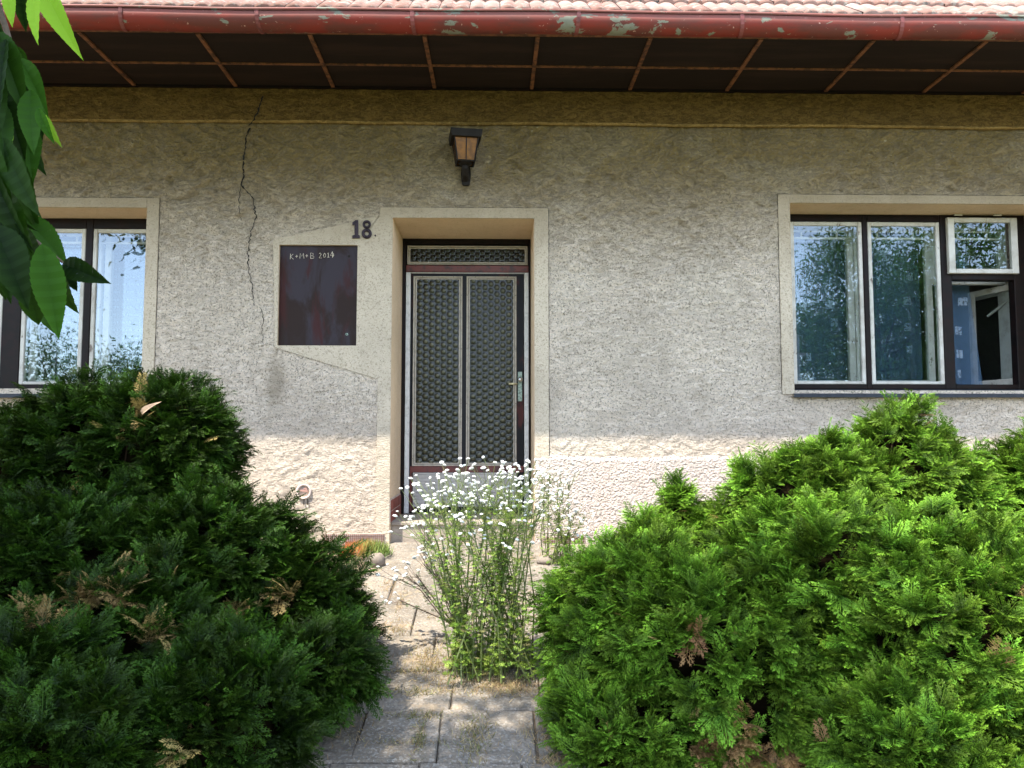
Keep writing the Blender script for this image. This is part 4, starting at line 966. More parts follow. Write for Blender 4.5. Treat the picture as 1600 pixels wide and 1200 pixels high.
    for i in range(len(lumps)):
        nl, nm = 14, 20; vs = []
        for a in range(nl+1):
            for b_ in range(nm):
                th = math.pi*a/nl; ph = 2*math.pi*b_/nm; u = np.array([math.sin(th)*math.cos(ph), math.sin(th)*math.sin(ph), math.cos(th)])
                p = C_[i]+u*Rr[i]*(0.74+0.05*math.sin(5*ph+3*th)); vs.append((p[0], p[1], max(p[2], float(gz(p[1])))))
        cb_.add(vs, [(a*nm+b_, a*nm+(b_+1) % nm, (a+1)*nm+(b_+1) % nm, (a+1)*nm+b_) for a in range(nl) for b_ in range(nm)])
    cb_.build('dark_core', M['thuja_core'], root)
    tb_ = MB(); base_p = Vector((float(c0[0]), float(yb0), float(gz(yb0))-0.02))
    for q_ in r.choice(nt_, min(50, nt_), replace=False):
        e_ = Vector((P[q_]-Nn[q_]*0.07).tolist()); mid = base_p.lerp(e_, 0.5)+Vector((0, 0, -0.08)); tb_.tube([base_p+Vector((r.uniform(-.08, .08), r.uniform(-.08, .08), 0)), mid, e_], [0.018, 0.010, 0.004], 5)
    tb_.build('stem', M['twig'], root)
    return root
def LP(px, py, d, rr):   # a lump whose centre stands at depth d
    p = hit(px, py, d); return ((p.x, p.y, p.z), rr)
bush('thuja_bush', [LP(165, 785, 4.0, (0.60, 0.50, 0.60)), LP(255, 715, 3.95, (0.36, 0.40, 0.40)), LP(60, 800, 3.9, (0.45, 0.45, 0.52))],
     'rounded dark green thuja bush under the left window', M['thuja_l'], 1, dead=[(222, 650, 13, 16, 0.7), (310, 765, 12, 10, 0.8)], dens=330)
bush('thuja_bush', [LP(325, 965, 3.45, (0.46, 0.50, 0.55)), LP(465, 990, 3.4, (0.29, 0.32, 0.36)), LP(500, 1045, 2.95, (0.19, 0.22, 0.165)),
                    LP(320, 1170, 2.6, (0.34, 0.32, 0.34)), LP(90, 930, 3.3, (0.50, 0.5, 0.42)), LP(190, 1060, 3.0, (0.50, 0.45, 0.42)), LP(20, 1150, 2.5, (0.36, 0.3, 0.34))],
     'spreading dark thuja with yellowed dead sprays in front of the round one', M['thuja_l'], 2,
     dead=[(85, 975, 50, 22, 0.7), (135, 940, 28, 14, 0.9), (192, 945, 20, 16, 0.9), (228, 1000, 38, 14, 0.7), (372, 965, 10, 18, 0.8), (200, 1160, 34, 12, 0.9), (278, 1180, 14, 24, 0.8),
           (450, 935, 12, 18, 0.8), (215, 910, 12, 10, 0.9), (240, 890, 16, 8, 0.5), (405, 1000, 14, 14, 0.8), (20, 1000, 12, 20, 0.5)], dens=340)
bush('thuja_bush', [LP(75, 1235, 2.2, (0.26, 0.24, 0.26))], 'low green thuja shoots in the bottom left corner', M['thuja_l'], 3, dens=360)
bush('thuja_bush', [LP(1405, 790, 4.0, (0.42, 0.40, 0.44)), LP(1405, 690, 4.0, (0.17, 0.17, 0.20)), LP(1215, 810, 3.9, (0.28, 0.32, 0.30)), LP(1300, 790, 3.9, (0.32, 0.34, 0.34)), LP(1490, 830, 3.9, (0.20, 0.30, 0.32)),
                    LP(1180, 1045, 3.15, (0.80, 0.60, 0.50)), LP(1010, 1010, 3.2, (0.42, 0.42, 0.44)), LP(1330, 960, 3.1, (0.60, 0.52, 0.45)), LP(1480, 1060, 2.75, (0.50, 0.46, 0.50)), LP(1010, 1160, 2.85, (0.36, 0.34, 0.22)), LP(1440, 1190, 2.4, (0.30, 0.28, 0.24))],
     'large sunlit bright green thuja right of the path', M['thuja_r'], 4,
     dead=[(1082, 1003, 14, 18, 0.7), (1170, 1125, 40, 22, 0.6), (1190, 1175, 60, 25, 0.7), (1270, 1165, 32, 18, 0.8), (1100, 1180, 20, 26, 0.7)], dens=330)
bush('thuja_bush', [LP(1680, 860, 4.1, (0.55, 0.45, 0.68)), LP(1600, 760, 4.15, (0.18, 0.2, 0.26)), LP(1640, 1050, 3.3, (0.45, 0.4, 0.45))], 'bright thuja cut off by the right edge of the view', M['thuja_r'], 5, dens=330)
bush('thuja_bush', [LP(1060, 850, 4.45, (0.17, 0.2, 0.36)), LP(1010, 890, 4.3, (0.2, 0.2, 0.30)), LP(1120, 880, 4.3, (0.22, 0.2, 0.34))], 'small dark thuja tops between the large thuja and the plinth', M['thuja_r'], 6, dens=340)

# ------------------------------------------------------------ cherry tree: crown outside the view, a leafy branch hanging in
def leaf_template(curl=0.25, fold=0.25, nl=8, serr=True):
    V_ = []; Q = []
    T_ = []
    for i in range(nl):
        for sg in (-1, 1):
            q_ = []
            for (a, o) in ((i, 0), (i, 1), (i+1, 1), (i+1, 0)):
                t = a/nl; w = 0.185*math.sin(math.pi*min(1, t**0.85))**0.9*(1-0.30*t)
                if t > 0.9: w *= 0.9
                if o == 1 and serr and a == i+1: w *= 0.93
                q_.append((sg*w*o, t, -curl*t*t+fold*w*o)); T_.append(0.25+0.6*o-0.16*(i % 2))
            V_ += [(a_[0], a_[1], a_[2]+(0.012 if (a_[0] != 0 and round(a_[1]*nl) % 2) else 0)) for a_ in q_]
    return np.array(V_), np.array(T_)
LT = [leaf_template(0.1, 0.3, 16), leaf_template(0.35, 0.5, 16), leaf_template(0.2, 0.15, 16), leaf_template(0.5, 0.6, 16)]
LT += [(v_*np.array([1.4, 1, 1]), t_) for v_, t_ in LT[:2]]
LTS = [leaf_template(0.2, 0.35, 2, False), leaf_template(0.35, 0.5, 3, False)]
cherry = empty('cherry_tree', (-2.7, 0.4, float(gz(0.4)))); tag(cherry, 'cherry tree whose leafy branch hangs into the top left corner', 'tree')
nlp = [((14, -25), (16, 38), 1), ((28, -30), (38, 49), 0), ((56, -22), (44, 58), 1), ((68, -25), (92, 51), 1), ((2, 50), (8, 138), 0), ((-6, 20), (2, 90), 0), ((24, 84), (28, 120), 0),
       ((30, 92), (67, 146), 0.6), ((26, 72), (44, 102), 0.3), ((18, 105), (30, 215), 0), ((48, 140), (45, 224), 0.5), ((58, 145), (62, 203), 0), ((64, 165), (92, 231), 1), ((60, 168), (74, 216), 0.7),
       ((38, 165), (47, 270), 0.6), ((26, 190), (-5, 232), 0), ((22, 212), (10, 268), 1), ((0, 150), (5, 222), 0), ((-12, 260), (40, 299), 0), ((-8, 296), (30, 368), 0), ((32, 333), (104, 408), 0.5),
       ((-8, 352), (32, 455), 0), ((44, 400), (78, 520), 0.4), ((72, 385), (96, 494), 0.2), ((66, 380), (90, 524), 0.6), ((98, 412), (147, 433), 0), ((33, 350), (62, 425), 0.1), ((42, 440), (60, 514), 0.2),
       ((102, 420), (118, 452), 0), ((-12, 320), (22, 425), 0), ((10, 120), (20, 190), 0), ((-10, 180), (14, 250), 0.2), ((10, 60), (-10, 160), 0), ((30, 150), (20, 240), 0.2), ((-15, 380), (8, 470), 0.1)]
nlp += [((-20+10*(k % 4), 40+22*k), (-4+12*(k % 4), 130+24*k), 0.15*(k % 3)) for k in range(14)]+[((-18+7*(k % 5), 20+15*k), (-2+13*(k % 5), 105+17*k), 0.12*(k % 4)) for k in range(22)]
wid = {20: 1.25, 22: 1.35, 21: 1.5, 26: 1.5, 29: 1.5, 23: 1.0, 24: 0.5, 25: 1.6}
pos = []; dv = []; uv = []; scl = []; cl = []
for i, (a, b_, br) in enumerate(nlp):
    D0 = 1.30+0.10*math.sin(i*2.3); D1 = D0+0.04*math.sin(i*1.7); A0 = hit(a[0], a[1], D0); B0 = hit(b_[0], b_[1], D1)
    d_ = (B0-A0); L = d_.length; pos.append(tuple(A0)); dv.append(tuple(d_.normalized())); th = i*1.9
    uv.append((0.55*math.sin(th), -1.0+0.3*math.cos(th*1.3), 0.35+0.3*math.cos(th))); scl.append(L*1.03); cl.append((br, 0.75 if br == 1 else 0.0, 0.35+0.5*br))  # brightest leaves take the painted backlight colour
pos = np.array(pos); dv = np.array(dv); uv = np.array(uv); scl = np.array(scl); cl = np.array(cl)
def lcf(idx, tt):
    c = np.zeros((len(idx), len(tt), 3)); c[..., 0] = cl[idx, 0][:, None]*0.7+0.25*tt[None]; c[..., 1] = cl[idx, 1][:, None]; c[..., 2] = cl[idx, 2][:, None]; return c
V1, F1, C1 = instance(LT, pos, unit(dv), unit(uv), scl, np.where((np.arange(len(pos)) >= 20) & (np.arange(len(pos)) <= 29) & (np.arange(len(pos)) != 24), 4+np.arange(len(pos)) % 2, np.arange(len(pos)) % 4), lcf)
# crown
r = np.random.default_rng(5); ncl = 200
cc = []
while len(cc) < ncl:
    u = r.uniform(-1, 1, 3)
    if (u**2).sum() > 1: continue
    p = np.array([-2.7, 1.15, ZC+3.3])+u*np.array([2.5, 1.45, 1.15])
    if (p[0] > -3.0 and p[1] > 1.4) or (p[0] > -2.3 and p[1] > 1.15 and random.random() < 0.4): continue
    cc.append(p)
ex = np.array([-0.95, 1.15, ZC+3.2])+r.standard_normal((34, 3))*np.array([0.55, 0.36, 0.25])
cc = np.concatenate([np.array(cc), ex[ex[:, 1] < 1.75]]); ncl = len(cc)
near = np.array([[-1.05, 1.2, ZC+1.55], [-1.15, 1.25, ZC+1.2], [-1.3, 1.2, ZC+0.9], [-1.3, 1.3, ZC+0.55], [-1.3, 1.0, ZC+1.9], [-1.6, 1.1, ZC+1.5], [-1.1, 1.0, ZC+2.2]])
allc = np.concatenate([cc, near]); per = 75
pos = np.repeat(allc, per, 0)+r.standard_normal((len(allc)*per, 3))*np.repeat(np.where(np.arange(len(allc)) < ncl, 0.20, 0.085), per)[:, None]
pj = project(pos); vis = (pj[0] > -20) & (pj[1] > -25) & (pos[:, 1] > 0.2)
pos = pos[~vis]; nl_ = len(pos)
dv = unit(np.array([0, 0, -0.7])+0.7*r.standard_normal((nl_, 3))); uv = unit(np.array([0, 0, 0.6])+r.standard_normal((nl_, 3))); scl = r.uniform(0.09, 0.14, nl_)
tips = pos+dv*scl[:, None]; pj = project(tips); ok = ~((pj[0] > -10) & (pj[1] > -10) & (tips[:, 1] > 0.2)); pos, dv, uv, scl = pos[ok], dv[ok], uv[ok], scl[ok]; nl_ = len(pos)
cl = np.stack([r.random(nl_), np.zeros(nl_), r.random(nl_)], 1)
V2, F2, C2 = instance(LTS, pos, dv, uv, scl, r.integers(0, 2, nl_), lcf)
link('foliage', np_mesh('foliage', np.concatenate([V1, V2]), np.concatenate([F1, F2+len(V1)]), np.concatenate([C1, C2])), M['leaf'], cherry)
tk = MB(); tk.tube([(-2.7, 0.4, float(gz(0.4))-0.1), (-2.68, 0.45, 0.2), (-2.6, 0.6, 1.2), (-2.5, 0.8, 2.2)], [0.16, 0.12, 0.10, 0.09], 12); tk.build('trunk', M['bark'], cherry, True)
br = MB()
for p in cc[::3]:
    e_ = Vector(p.tolist()); s_ = Vector((-2.5, 0.8, 2.2)); m_ = s_.lerp(e_, 0.5)+Vector((0, 0, 0.15)); br.tube([s_, m_, e_], [0.045, 0.025, 0.006], 6)
s_ = Vector((-1.9, 1.0, 3.4)); h1 = hit(-30, -60, 1.3); br.tube([(-2.5, 0.8, 2.2), s_, (-1.3, 1.15, ZC+1.6), h1, hit(8, 40, 1.33), hit(24, 95, 1.33), hit(44, 165, 1.33)], [0.04, 0.025, 0.014, 0.008, 0.005, 0.004, 0.002], 6)
br.tube([(-1.3, 1.15, ZC+1.6), hit(-70, 150, 1.28), hit(-30, 280, 1.3), hit(10, 350, 1.32), hit(55, 375, 1.32), hit(98, 410, 1.32)], [0.012, 0.008, 0.006, 0.004, 0.003, 0.002], 6)
br.build('branches', M['bark'], cherry, True)

# ------------------------------------------------------------ flowering plants
def head_mesh():
    me = MB(); n = 14; vs = [(0, 0, 0.008)]; f = []
    r2 = random.Random(2)
    rings = [(0.006, 0.0095), (0.0105, 0.0065), (0.0140, 0.0018), (0.0120, -0.0020), (0.003, -0.0045)]
    for j, (rr, h) in enumerate(rings):
        for k in range(n):
            a = 2*math.pi*(k+0.5*(j % 2))/n; m_ = 1+(0.13 if k % 2 else -0.13)*(j in (1, 2)); vs.append((rr*m_*math.cos(a), rr*m_*math.sin(a), h+r2.uniform(-.0006, .0006)))
    f += [(0, 1+k, 1+(k+1) % n) for k in range(n)]
    for j in range(len(rings)-1):
        for k in range(n): f.append((1+j*n+k, 1+(j+1)*n+k, 1+(j+1)*n+(k+1) % n, 1+j*n+(k+1) % n))
    m2 = bpy.data.meshes.new('flower_head'); m2.from_pydata(vs, [], f); m2.materials.append(M['petal']); m2.update(); return m2
HEAD = head_mesh()
def herb_leaf_template(seed):
    r_ = np.random.default_rng(seed); V_ = []; T_ = []
    def kite(p, d, L, w):
        d = d/np.linalg.norm(d); n = np.array([-d[1], d[0]])
        for q_ in (p, p+d*L*0.55+n*w, p+d*L, p+d*L*0.55-n*w): V_.append((q_[0], q_[1], -0.3*q_[1]**2)); T_.append(r_.uniform(0.2, 0.9))
    kite(np.array([0., 0.]), np.array([0., 1.]), 0.5, 0.02); kite(np.array([0., 0.45]), np.array([0., 1.]), 0.55, 0.09)
    for s, L in ((0.25, 0.38), (0.5, 0.42), (0.72, 0.30)):
        for sg in (1, -1): kite(np.array([0., s]), np.array([sg*0.8, 0.6]), L, 0.065)
    return np.array(V_), np.array(T_)
HT = [herb_leaf_template(s) for s in range(4)]
def herb(name, base, tops, label, leafmat, stemmat, leafn, seed, heads_max=100, leafsize=(0.025, 0.05), base_r=0.07, lowleaf=1.0, sub=(4, 8), spread=0.06):
    r_ = random.Random(seed); root = empty(name, tuple(base)); tag(root, label, 'flowering plant', 'white flowering plants in front of the door')
    sb_ = MB(); lp = []; ld = []; lu = []; ls = []; heads = []
    for (tp) in tops:
        b0 = Vector(base)+Vector((r_.uniform(-base_r, base_r), r_.uniform(-base_r, base_r)*0.7, 0)); t0 = Vector(tp); L = (t0-b0).length
        m1 = b0.lerp(t0, 0.35)+Vector((r_.uniform(-.03, .03), r_.uniform(-.03, .03), 0.04*L)); m2 = b0.lerp(t0, 0.7)+Vector((r_.uniform(-.02, .02), r_.uniform(-.02, .02), 0.03*L)); t1 = b0.lerp(t0, 0.90)
        sb_.tube([b0, m1, m2, t1], [0.0040, 0.0032, 0.0026, 0.002], 4)
        nh = r_.randint(*sub)
        for k in range(nh):
            off = Vector((r_.gauss(0, spread), r_.gauss(0, spread*0.8), r_.uniform(-0.05, 0.03))); s_ = m2.lerp(t1, r_.uniform(0.2, 1.0)); hd_ = t0+off
            sb_.tube([s_, s_.lerp(hd_, 0.5)+Vector((0, 0, -0.008)), hd_], [0.0015, 0.0013, 0.0010], 3); heads.append(hd_)
        for k in range(int(leafn)):
            t = r_.random()**lowleaf*0.93+0.02; p = (b0.lerp(m1, t/0.35) if t < 0.35 else m1.lerp(m2, (t-0.35)/0.35) if t < 0.7 else m2.lerp(t1, (t-0.7)/0.25))
            a = r_.uniform(0, 6.28); d_ = Vector((math.cos(a), math.sin(a), r_.uniform(-0.1, 0.8))).normalized(); lp.append(tuple(p)); ld.append(tuple(d_)); lu.append((r_.gauss(0, .4), r_.gauss(0, .4), 1)); ls.append(r_.uniform(*leafsize)*(1.25-0.6*t))
    sb_.build('stems', stemmat, root)
    lp, ld, lu, ls = map(np.array, (lp, ld, lu, ls)); rr = np.random.default_rng(seed); vr = rr.random(len(lp)); dd = (rr.random(len(lp)) < 0.1)*0.7
    def cf(idx, tt):
        c = np.zeros((len(idx), len(tt), 3)); c[..., 0] = vr[idx][:, None]; c[..., 1] = dd[idx][:, None]; c[..., 2] = (vr[idx][:, None]*7 % 1); return c
    V_, F_, C_ = instance(HT, lp, unit(ld), unit(lu.astype(float)), ls, rr.integers(0, 4, len(lp)), cf)
    link('leaves', np_mesh('leaves', V_, F_, C_), leafmat, root)
    r_.shuffle(heads)
    for h_ in heads[:heads_max]:
        o = bpy.data.objects.new('flower_head', HEAD); COL.objects.link(o); o.parent = root; o.location = h_-Vector(base)
        o.rotation_euler = (r_.gauss(0, .35), r_.gauss(0, .35), r_.uniform(0, 6)); s = r_.uniform(0.48, 0.88); o.scale = (s, s, s)
    if len(heads) > heads_max:
        q_ = MB(); hv = [v.co.copy() for v in HEAD.vertices]; hf = [tuple(p.vertices) for p in HEAD.polygons]
        for h_ in heads[heads_max:]:
            s = r_.uniform(0.42, 0.75); e_ = Euler((r_.gauss(0, .35), r_.gauss(0, .35), r_.uniform(0, 6))).to_matrix(); q_.add([e_ @ v*s+h_ for v in hv], hf)
        tag(q_.build('flower_heads', M['petal'], root), kind='stuff')
    return root
def on_ground(px, py):
    d = ray(px, py); lo, hi = 0.5, 5.3
    for _ in range(40):
        m_ = (lo+hi)/2; z = ZC+d.z*m_/d.y
        if z > gz(m_): lo = m_
        else: hi = m_
    return hit(px, py, lo)
g0 = on_ground(770, 1055); rr_ = random.Random(8); tops = []
outline = [(688, 750), (700, 732), (716, 727), (735, 735), (750, 730), (770, 728), (778, 722), (795, 735), (812, 740), (826, 728), (835, 722), (700, 790), (665, 785), (655, 800), (690, 795), (720, 770), (740, 765),
           (745, 755), (765, 760), (785, 755), (800, 755), (812, 760), (822, 770), (770, 790), (730, 792), (752, 795), (800, 780), (745, 775), (708, 775), (785, 770), (690, 775), (825, 790), (838, 770), (650, 805), (770, 810), (805, 795), (722, 800), (760, 775), (833, 745), (780, 740), (650, 770), (672, 752), (690, 760), (640, 815), (715, 850), (760, 860), (810, 850), (680, 860), (740, 835), (790, 835), (848, 765), (842, 790), (710, 815), (750, 812), (790, 815), (730, 750), (800, 770), (820, 785)]
for (a, b_) in outline: tops.append(tuple(hit(a, b_, g0.y+rr_.uniform(-0.16, 0.22))))
herb('flowering_plant', g0, tops, 'tall clump of white button flowers growing in the path before the door', M['herb'], M['stem'], 120, 1, sub=(5, 8), spread=0.06, base_r=0.19, lowleaf=0.9, leafsize=(0.016, 0.042))
g1_ = on_ground(735, 1010); tops = [tuple(hit(a, b_, g1_.y+rr_.uniform(-.1, .1))) for a, b_ in ((612, 893), (625, 888), (640, 884), (650, 900), (655, 868), (668, 860), (655, 862), (648, 826), (662, 815), (612, 930), (690, 850), (700, 880))]
herb('flowering_plant', g1_, tops, 'thin brown stemmed plant leaning left beside the white clump', M['herbdry'], M['stemdry'], 50, 2, sub=(3, 5), spread=0.03, lowleaf=0.5, leafsize=(0.018, 0.036), base_r=0.03)
g2_ = on_ground(868, 880); tops = [tuple(hit(a, b_, g2_.y+rr_.uniform(-.15, .12))) for a, b_ in ((845, 735), (860, 728), (878, 738), (890, 742), (850, 765), (868, 775), (885, 785), (905, 790), (915, 800), (898, 810), (870, 800), (855, 790), (880, 760), (912, 830), (890, 828), (848, 745))]
herb('flowering_plant', g2_, tops, 'sparse pale flowering plant close to the wall right of the door', M['herb'], M['stem'], 90, 3, sub=(10, 14), spread=0.06, lowleaf=0.9, leafsize=(0.018, 0.036), base_r=0.1)

# small orange and green succulent clump with a stone
def blades(name, pts, hgt, mt, seed, w=0.004, lean=0.5, cols=None, parent=None, kind=None, label=None, cat=None):
    r_ = np.random.default_rng(seed); n = len(pts); pts = np.asarray(pts, float); d = unit(np.array([0, 0, 1.0])+lean*r_.standard_normal((n, 3))); d[:, 2] = np.abs(d[:, 2])*0.9+0.1
    up = unit(r_.standard_normal((n, 3))); tpl = (np.array([(-0.5, 0, 0), (0.5, 0, 0), (0.35, 0.55, 0.08), (-0.35, 0.55, 0.08), (-0.35, 0.55, 0.08), (0.35, 0.55, 0.08), (0.0, 1, -0.05), (-0.05, 1, -0.05)]), np.array([0, 0, .5, .5, .5, .5, 1, 1.]))
    tv_ = tpl[0].copy(); h = hgt*r_.uniform(0.5, 1.2, n); tv_[:, 0] *= w/hgt; cr = r_.random(n) if cols is None else cols
    def cf(idx, tt):
        c = np.zeros((len(idx), len(tt), 3)); c[..., 0] = tt[None]*0.8; c[..., 1] = cr[idx][:, None]; c[..., 2] = r_.random(len(idx))[:, None]; return c
    V_, F_, C_ = instance([(tv_, tpl[1])], pts, unit(d), up, h, np.zeros(n, int), cf)
    o = link(name, np_mesh(name, V_, F_, C_), mt, parent)
    if kind: tag(o, label, cat, kind=kind)
    return o
q0 = on_ground(572, 868); sc_r = empty('succulent_clump', tuple(q0)); tag(sc_r, 'low orange and green succulent clump at the foot of the wall', 'plant')
r = np.random.default_rng(9); n = 900; a = r.uniform(0, 6.28, n); rad = np.sqrt(r.random(n)); pts = np.stack([q0.x+0.17*rad*np.cos(a), q0.y+0.13*rad*np.sin(a), q0.z+0.05*(1-rad**2)], 1)
cc_ = np.clip(0.75-(pts[:, 0]-q0.x+0.06)*7+0.2*r.standard_normal(n), 0, 1)
blades('leaves', pts, 0.065, M['orange'], 4, w=0.006, lean=0.35, cols=cc_, parent=sc_r)
def stone(px, py, rr, label, seed, sq=0.7):
    p = on_ground(px, py); r_ = random.Random(seed); m_ = MB(); nl, nm = 9, 14; vs = []; ph0 = [r_.uniform(0, 6) for _ in range(4)]
    for a in range(nl+1):
        for b_ in range(nm):
            th = math.pi*a/nl; ph = 2*math.pi*b_/nm; k = 1+0.14*math.sin(3*ph+ph0[0])*math.sin(th)+0.12*math.sin(2*th+ph0[1])+0.08*math.sin(5*ph+ph0[2]+2*th)
            vs.append((p.x+rr*k*math.sin(th)*math.cos(ph), p.y+rr*0.8*k*math.sin(th)*math.sin(ph), p.z+rr*sq*0.5+rr*sq*k*math.cos(th)))
    m_.add(vs, [(a*nm+b_, a*nm+(b_+1) % nm, (a+1)*nm+(b_+1) % nm, (a+1)*nm+b_) for a in range(nl) for b_ in range(nm)])
    tag(m_.build('stone', M['stone'], None, True), label, 'stone')
stone(588, 884, 0.045, 'grey stone in front of the orange succulent clump', 1, 1.2); stone(528, 858, 0.06, 'dark stone half hidden by the left thuja', 3)
stone(852, 880, 0.05, 'pale stone beside the sparse flowers near the wall', 5)

# dry litter, weeds in the joints
r = np.random.default_rng(21); pts = []; colr = []
def sprinkle(px, py, sx, sy, n, dead):
    c = on_ground(px, py); e1 = on_ground(px+sx, py); e2 = on_ground(px, min(1199, py+sy)); ax = abs(e1.x-c.x); ay = abs(e2.y-c.y)
    for _ in range(int(n*0.6)):
        x = c.x+r.normal()*ax*0.6; y = min(5.25, c.y+r.normal()*ay*0.6); pts.append((x, y, float(gz(y))+0.001)); colr.append(np.clip(dead+0.25*r.normal(), 0, 1))
for a in ((742, 1150, 28, 40, 900, 0.55), (700, 1040, 60, 14, 1100, 0.8), (790, 1075, 45, 12, 1300, 0.9), (740, 1065, 70, 14, 1500, 0.85), (665, 1030, 25, 25, 700, 0.8), (650, 1083, 70, 6, 500, 0.6), (655, 1120, 50, 5, 350, 0.5), (655, 1160, 8, 22, 260, 0.5),
          (655, 1150, 6, 30, 200, 0.6), (640, 1163, 60, 4, 260, 0.7), (615, 985, 22, 12, 350, 0.85), (850, 1150, 40, 20, 500, 0.9), (870, 1190, 40, 12, 500, 0.95), (560, 1150, 30, 30, 250, 0.9), (640, 1050, 50, 3, 200, 0.6),
          (625, 945, 4, 20, 120, 0.9), (720, 965, 60, 5, 250, 0.8), (860, 870, 60, 10, 350, 0.9), (830, 960, 30, 40, 400, 0.9), (605, 915, 12, 10, 150, 0.95)): sprinkle(*a)
pts = np.array(pts); colr = np.array(colr)
blades('weeds', pts, 0.026, M['grass'], 5, w=0.0028, lean=1.1, cols=colr, kind='stuff', label='weeds and dry grass in the path joints', cat='grass')
r = np.random.default_rng(22); n = 5200; xx = np.where(r.random(n) < 0.5, r.uniform(-3.2, -0.7, n), r.uniform(0.3, 3.4, n)); yy = r.uniform(1.2, 5.2, n)
blades('garden_litter', np.stack([xx, yy, gz(yy)-0.03], 1), 0.045, M['grass'], 6, w=0.005, lean=1.0, cols=np.clip(r.normal(0.75, 0.3, n), 0, 1), kind='stuff', label='dry needles and grass under the bushes', cat='litter')

# tan leaves caught in the thuja
def dry_leaf(px, py, d, L, ang, label, seed):
    base_ = hit(px, py, d); tv_, tt_ = leaf_template(0.9, 0.9, 6, False); c, s = math.cos(R(ang)), math.sin(R(ang))
    y = np.array([[c, -0.25, s]]); y = unit(y); upx = unit(np.array([[-s*0.4, -0.9, c*0.4]])); V_, F_, C_ = instance([(tv_*np.array([1.3, 1, 1]), tt_)], np.array([tuple(base_)]), y, upx, np.array([L]), np.zeros(1, int), lambda i, t: np.zeros((1, len(t), 3)))
    tag(link('dry_leaf', np_mesh('dry_leaf', V_, F_, C_), M['dryleaf']), label, 'dry leaf', 'dry leaves caught in the thujas')
dry_leaf(203, 1058, 2.62, 0.085, 50, 'curled tan leaf lying on the spreading thuja', 1)
dry_leaf(208, 1035, 2.60, 0.06, -75, 'folded tan leaf just below the curled one', 4)
dry_leaf(222, 648, 3.45, 0.075, 60, 'brown leaf stuck high on the round thuja', 2)
dry_leaf(450, 1082, 2.62, 0.06, 80, 'orange brown leaf on the hanging thuja lump by the path', 3)

# ------------------------------------------------------------ what stands behind the camera and mirrors in the panes
def tree(name, x, y, hgt, cr, label, seed, nleaf=5200, zc_=0.62, conifer=False, ls=(0.16, 0.30)):
    r_ = np.random.default_rng(seed); z0 = float(gz(y)); root = empty(name, (x, y, z0)); tag(root, label, 'tree', 'trees across the garden')
    nc = 90; c = []
    while len(c) < nc:
        u = r_.uniform(-1, 1, 3)
        if (u**2).sum() > 1 or (u**2).sum() < 0.15: continue
        if conifer:
            t = (u[2]+1)/2; k = (1-t)*0.9+0.08; c.append((x+u[0]*cr*k, y+u[1]*cr*k, z0+hgt*(0.06+0.94*t)))
        else: c.append((x+u[0]*cr, y+u[1]*cr, z0+hgt*zc_+u[2]*hgt*(0.98-zc_)))
    c = np.array(c); per_ = nleaf//nc; p = np.repeat(c, per_, 0)+r_.standard_normal((nc*per_, 3))*cr*0.19; n_ = len(p)
    cl_ = r_.random(n_)
    V_, F_, C_ = instance(LTS, p, unit(np.array([0, 0, -0.3])+r_.standard_normal((n_, 3))), unit(r_.standard_normal((n_, 3))), r_.uniform(*ls, n_), r_.integers(0, 2, n_),
                          lambda i, t: np.stack([np.repeat(cl_[i][:, None], len(t), 1), np.zeros((len(i), len(t))), np.repeat(cl_[i][:, None], len(t), 1)], -1))
    link('crown', np_mesh('crown', V_, F_, C_), M['treeleaf'], root)
    t_ = MB(); t_.tube([(x, y, z0-0.1), (x+0.1, y, z0+hgt*0.35), (x, y+0.1, z0+hgt*0.85)], [hgt*0.028, hgt*0.02, 0.03], 10)
    for q_ in c[::4]: t_.tube([(x, y, z0+hgt*0.4), tuple(q_)], [0.05, 0.012], 5)
    t_.build('trunk', M['bark'], root)
tree('broadleaf_tree', 13.3, -15, 9.5, 2.6, 'large leafy tree mirrored in the right window', 1, 30000, 0.55, ls=(0.13, 0.22))
tree('broadleaf_tree', 17.5, -17, 10.5, 3.0, 'second leafy tree behind the large one', 2, 10000, 0.55, ls=(0.16, 0.3))
tree('conifer_tree', -7.9, -9, 9.0, 1.5, 'drooping conifer mirrored at the edge of the left window', 3, 6000, conifer=True, ls=(0.14, 0.26))
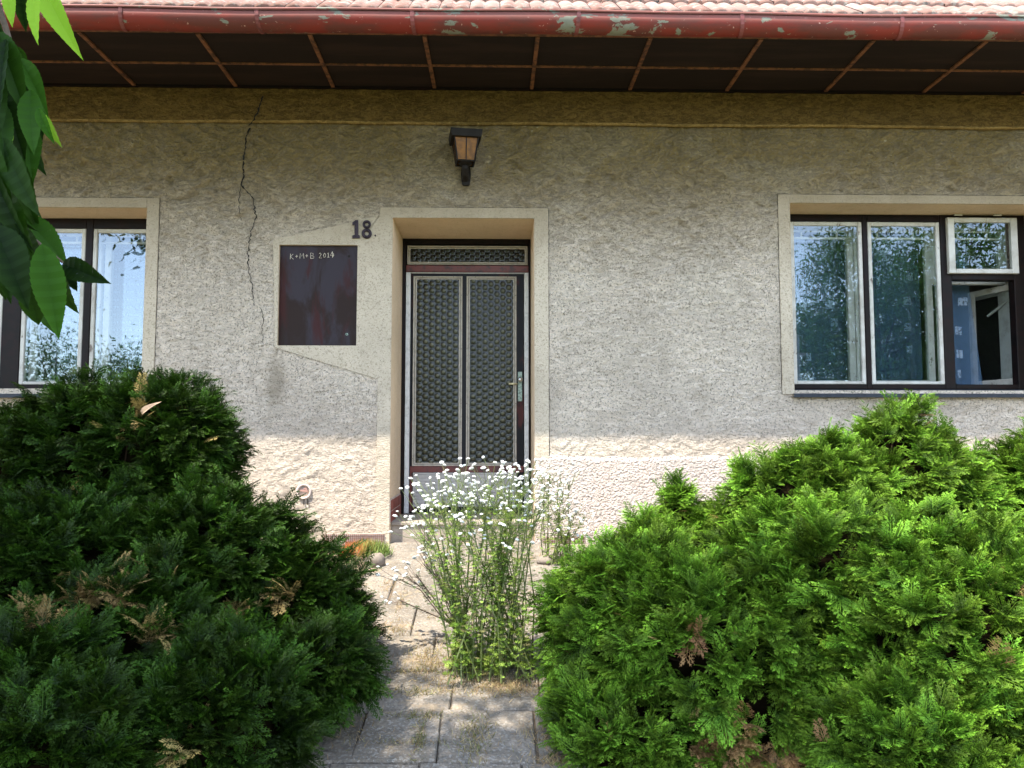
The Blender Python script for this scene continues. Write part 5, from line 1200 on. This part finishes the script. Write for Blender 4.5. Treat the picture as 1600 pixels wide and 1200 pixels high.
for i, (x, y, h_, c_) in enumerate(((-40, -58, 11, 6), (-33, -60, 9.5, 5), (-26, -64, 9, 5), (22, -55, 5, 3.5), (33, -58, 6, 4), (44, -60, 7, 5), (-50, -66, 8, 5), (8, -70, 8, 5), (-8, -72, 7, 5))):
    tree('distant_tree', x, y, h_, c_, 'low bushy tree in the far row behind the garden', 20+i, 9000, 0.5, ls=(0.28, 0.5))
up = empty('utility_pole', (10.1, -14, float(gz(-14)))); tag(up, 'concrete utility pole mirrored in the right window', 'pole')
q = MB(); q.tube([(10.1, -14, -1.1), (10.1, -14, 4.0)], [0.14, 0.10], 10); q.build('pole', M['pole'], up)
q = MB(); q.box(9.6, 10.6, -14.16, -14.10, 3.3, 3.4); q.build('crossarm', M['pole'], up)
fh = empty('neighbour_house', (-30, -45, -1)); tag(fh, 'white neighbour house mirrored low in the left window', 'house')
q = MB(); q.box(-34, -28, -50, -44, -1.1, 2.1); q.build('wall', M['farwall'], fh)
q = MB(); q.add([(-34.3, -43.7, 2.1), (-27.7, -43.7, 2.1), (-27.7, -50.3, 2.1), (-34.3, -50.3, 2.1), (-34.3, -47, 3.6), (-27.7, -47, 3.6)], [(0, 1, 5, 4), (2, 3, 4, 5), (0, 4, 3), (1, 2, 5)]); q.build('roof', M['farroof'], fh)
hx = np.linspace(-500, 500, 80); hv = []
for j in range(8):
    for x in hx: hv.append((x, -220-j*30, -3+(14+9*math.sin(x*0.012+1)+4*math.sin(x*0.04))*math.sin(math.pi*j/9)**1.0*(1 if j else 0)))
tag(link('hill', np_mesh('hill', hv, [(j*80+i, j*80+i+1, (j+1)*80+i+1, (j+1)*80+i) for j in range(7) for i in range(79)]), M['hill'], None, True), kind='structure')
lw = MB(); lw.add([(-60, -80, float(gz(-80))-0.02), (60, -80, float(gz(-80))-0.02), (60, -1.0, float(gz(-1))-0.012), (-60, -1.0, float(gz(-1))-0.012)], [(0, 1, 2, 3)])
tag(lw.build('lawn', M['lawn']), kind='structure')
print('objects', len(bpy.data.objects), 'polys', sum(len(m.polygons) for m in bpy.data.meshes))
